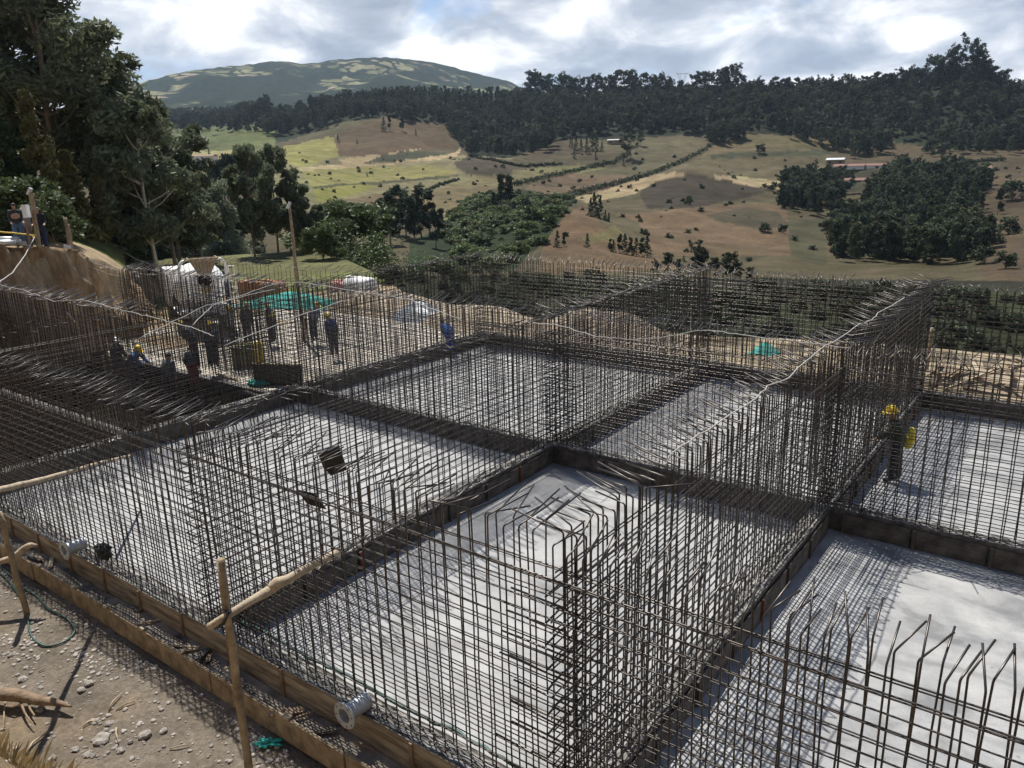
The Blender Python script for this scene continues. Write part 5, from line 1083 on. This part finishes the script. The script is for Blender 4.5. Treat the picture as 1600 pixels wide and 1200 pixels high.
# ------------------------------------------------------------------ far buildings and pylons
def house(label, u, r, w_, d_, h, roof, rz, wallm='wallp', rh=.9):
    p = gp(u, 250, r); e = empty('house', p, rz, label=label, cat='house'); b = MB().box((0, 0, h/2), (w_, d_, h)).build('wall', M[wallm], e)
    g = MB(); x, y = w_/2+.4, d_/2+.4; g.add([(-x, -y, h), (x, -y, h), (x, y, h), (-x, y, h), (-x, 0, h+rh), (x, 0, h+rh)], [(0, 1, 5, 4), (3, 4, 5, 2), (0, 4, 3), (1, 2, 5), (0, 3, 2, 1)]); g.build('roof', M[roof], e)
    MB().box((w_*.1, -d_/2-.02, 1.0), (.9, .06, 2.)).build('door', M['oldwood'], e)
    for s in (-.3, .32): MB().box((w_*s, -d_/2-.02, h*.55), (1.1, .06, .9)).build('window', M['glass'], e)
    return e
house('tiny white-roofed shed by the dark conifers on the hillside', 962, r_at(962, 226) or 480, 9, 5, 2.4, 'wallp', .3, 'oldwood', .5)
house('small farmhouse with pale walls on the left pasture', 322, r_at(322, 254) or 420, 10, 6, 3, 'oldwood', .5)
house('blue-grey roofed house at the end of the long red sheds', 1306, r_at(1306, 258) or 440, 8, 5, 2.4, 'galv', .1, 'oldwood')
for i, (u0, u1, v, lb) in enumerate([(1312, 1378, 266, 'long red-roofed shed left of the dark plantation'), (1492, 1540, 268, 'long red-roofed shed right of the dark plantation'), (1308, 1350, 287, 'long pink-roofed shed in front of the left red shed')]):
    r = r_at((u0+u1)/2, v) or 390; w_ = (u1-u0)/FPX*r; house(lb, (u0+u1)/2, r, w_, 6, 1.6, 'roof', -phi_of((u0+u1)/2), 'wallp', .9)
def pylon(u, r, vt, vb, label):
    p0 = atr(u, vb, r); H = atr(u, vt, r)[2]-p0[2]; e = empty('power_pylon', p0, .4, label=label, cat='pylon'); b = MB(); q = H*.62; s = H*.11; t = .22
    for a in (-1, 1):
        for c in (-1, 1): b.tube([(a*s, c*s, 0), (a*s*.25, c*s*.25, q*.8)], t, 4)
        b.tube([(a*s*.25, 0, q*.8), (a*H*.17, 0, H)], t, 4); b.tube([(a*s*.25, 0, q*.8), (a*H*.09, 0, H)], t*.7, 4)
        for k_ in range(6): z0 = k_/6; z1 = (k_+1)/6; b.tube([(a*s*(1-.75*z0), -s*(1-.75*z0), q*.8*z0), (-a*s*(1-.75*z1), -s*(1-.75*z1), q*.8*z1)], t*.6, 4)
    b.build('lattice', M['steelg'], e); c = MB(); c.tube([(-H*.22, 0, H*.97), (H*.22, 0, H*.97)], t, 4); c.tube([(-H*.22, 0, H*.97), (-H*.2, 0, H*1.04)], t, 4); c.tube([(H*.22, 0, H*.97), (H*.2, 0, H*1.04)], t, 4); c.build('cross_arm', M['steelg'], e)
pylon(1065, 760, 114, 158, 'pale lattice power pylon above the middle of the ridge skyline'); pylon(1482, 720, 88, 140, 'lattice power pylon behind the tallest skyline trees at the right')

# ------------------------------------------------------------------ air between here and the mountain
hz = bpy.data.materials.new('haze'); hz.use_nodes = True; t = hz.node_tree; t.nodes.clear()
pv = N(t, 'ShaderNodeVolumePrincipled'); pv.inputs['Color'].default_value = (.62, .78, 1., 1); pv.inputs['Density'].default_value = .00008; pv.inputs['Anisotropy'].default_value = .3
ho = N(t, 'ShaderNodeOutputMaterial'); t.links.new(pv.outputs[0], ho.inputs['Volume'])
MB().box((-1000, 1000, 140), (5000, 5000, 620)).build('haze', hz, kind='stuff')

for o in SC.objects:
    if o.get('label') and len(o['label'].split()) > 16: print('LONG', o.name, o['label'])
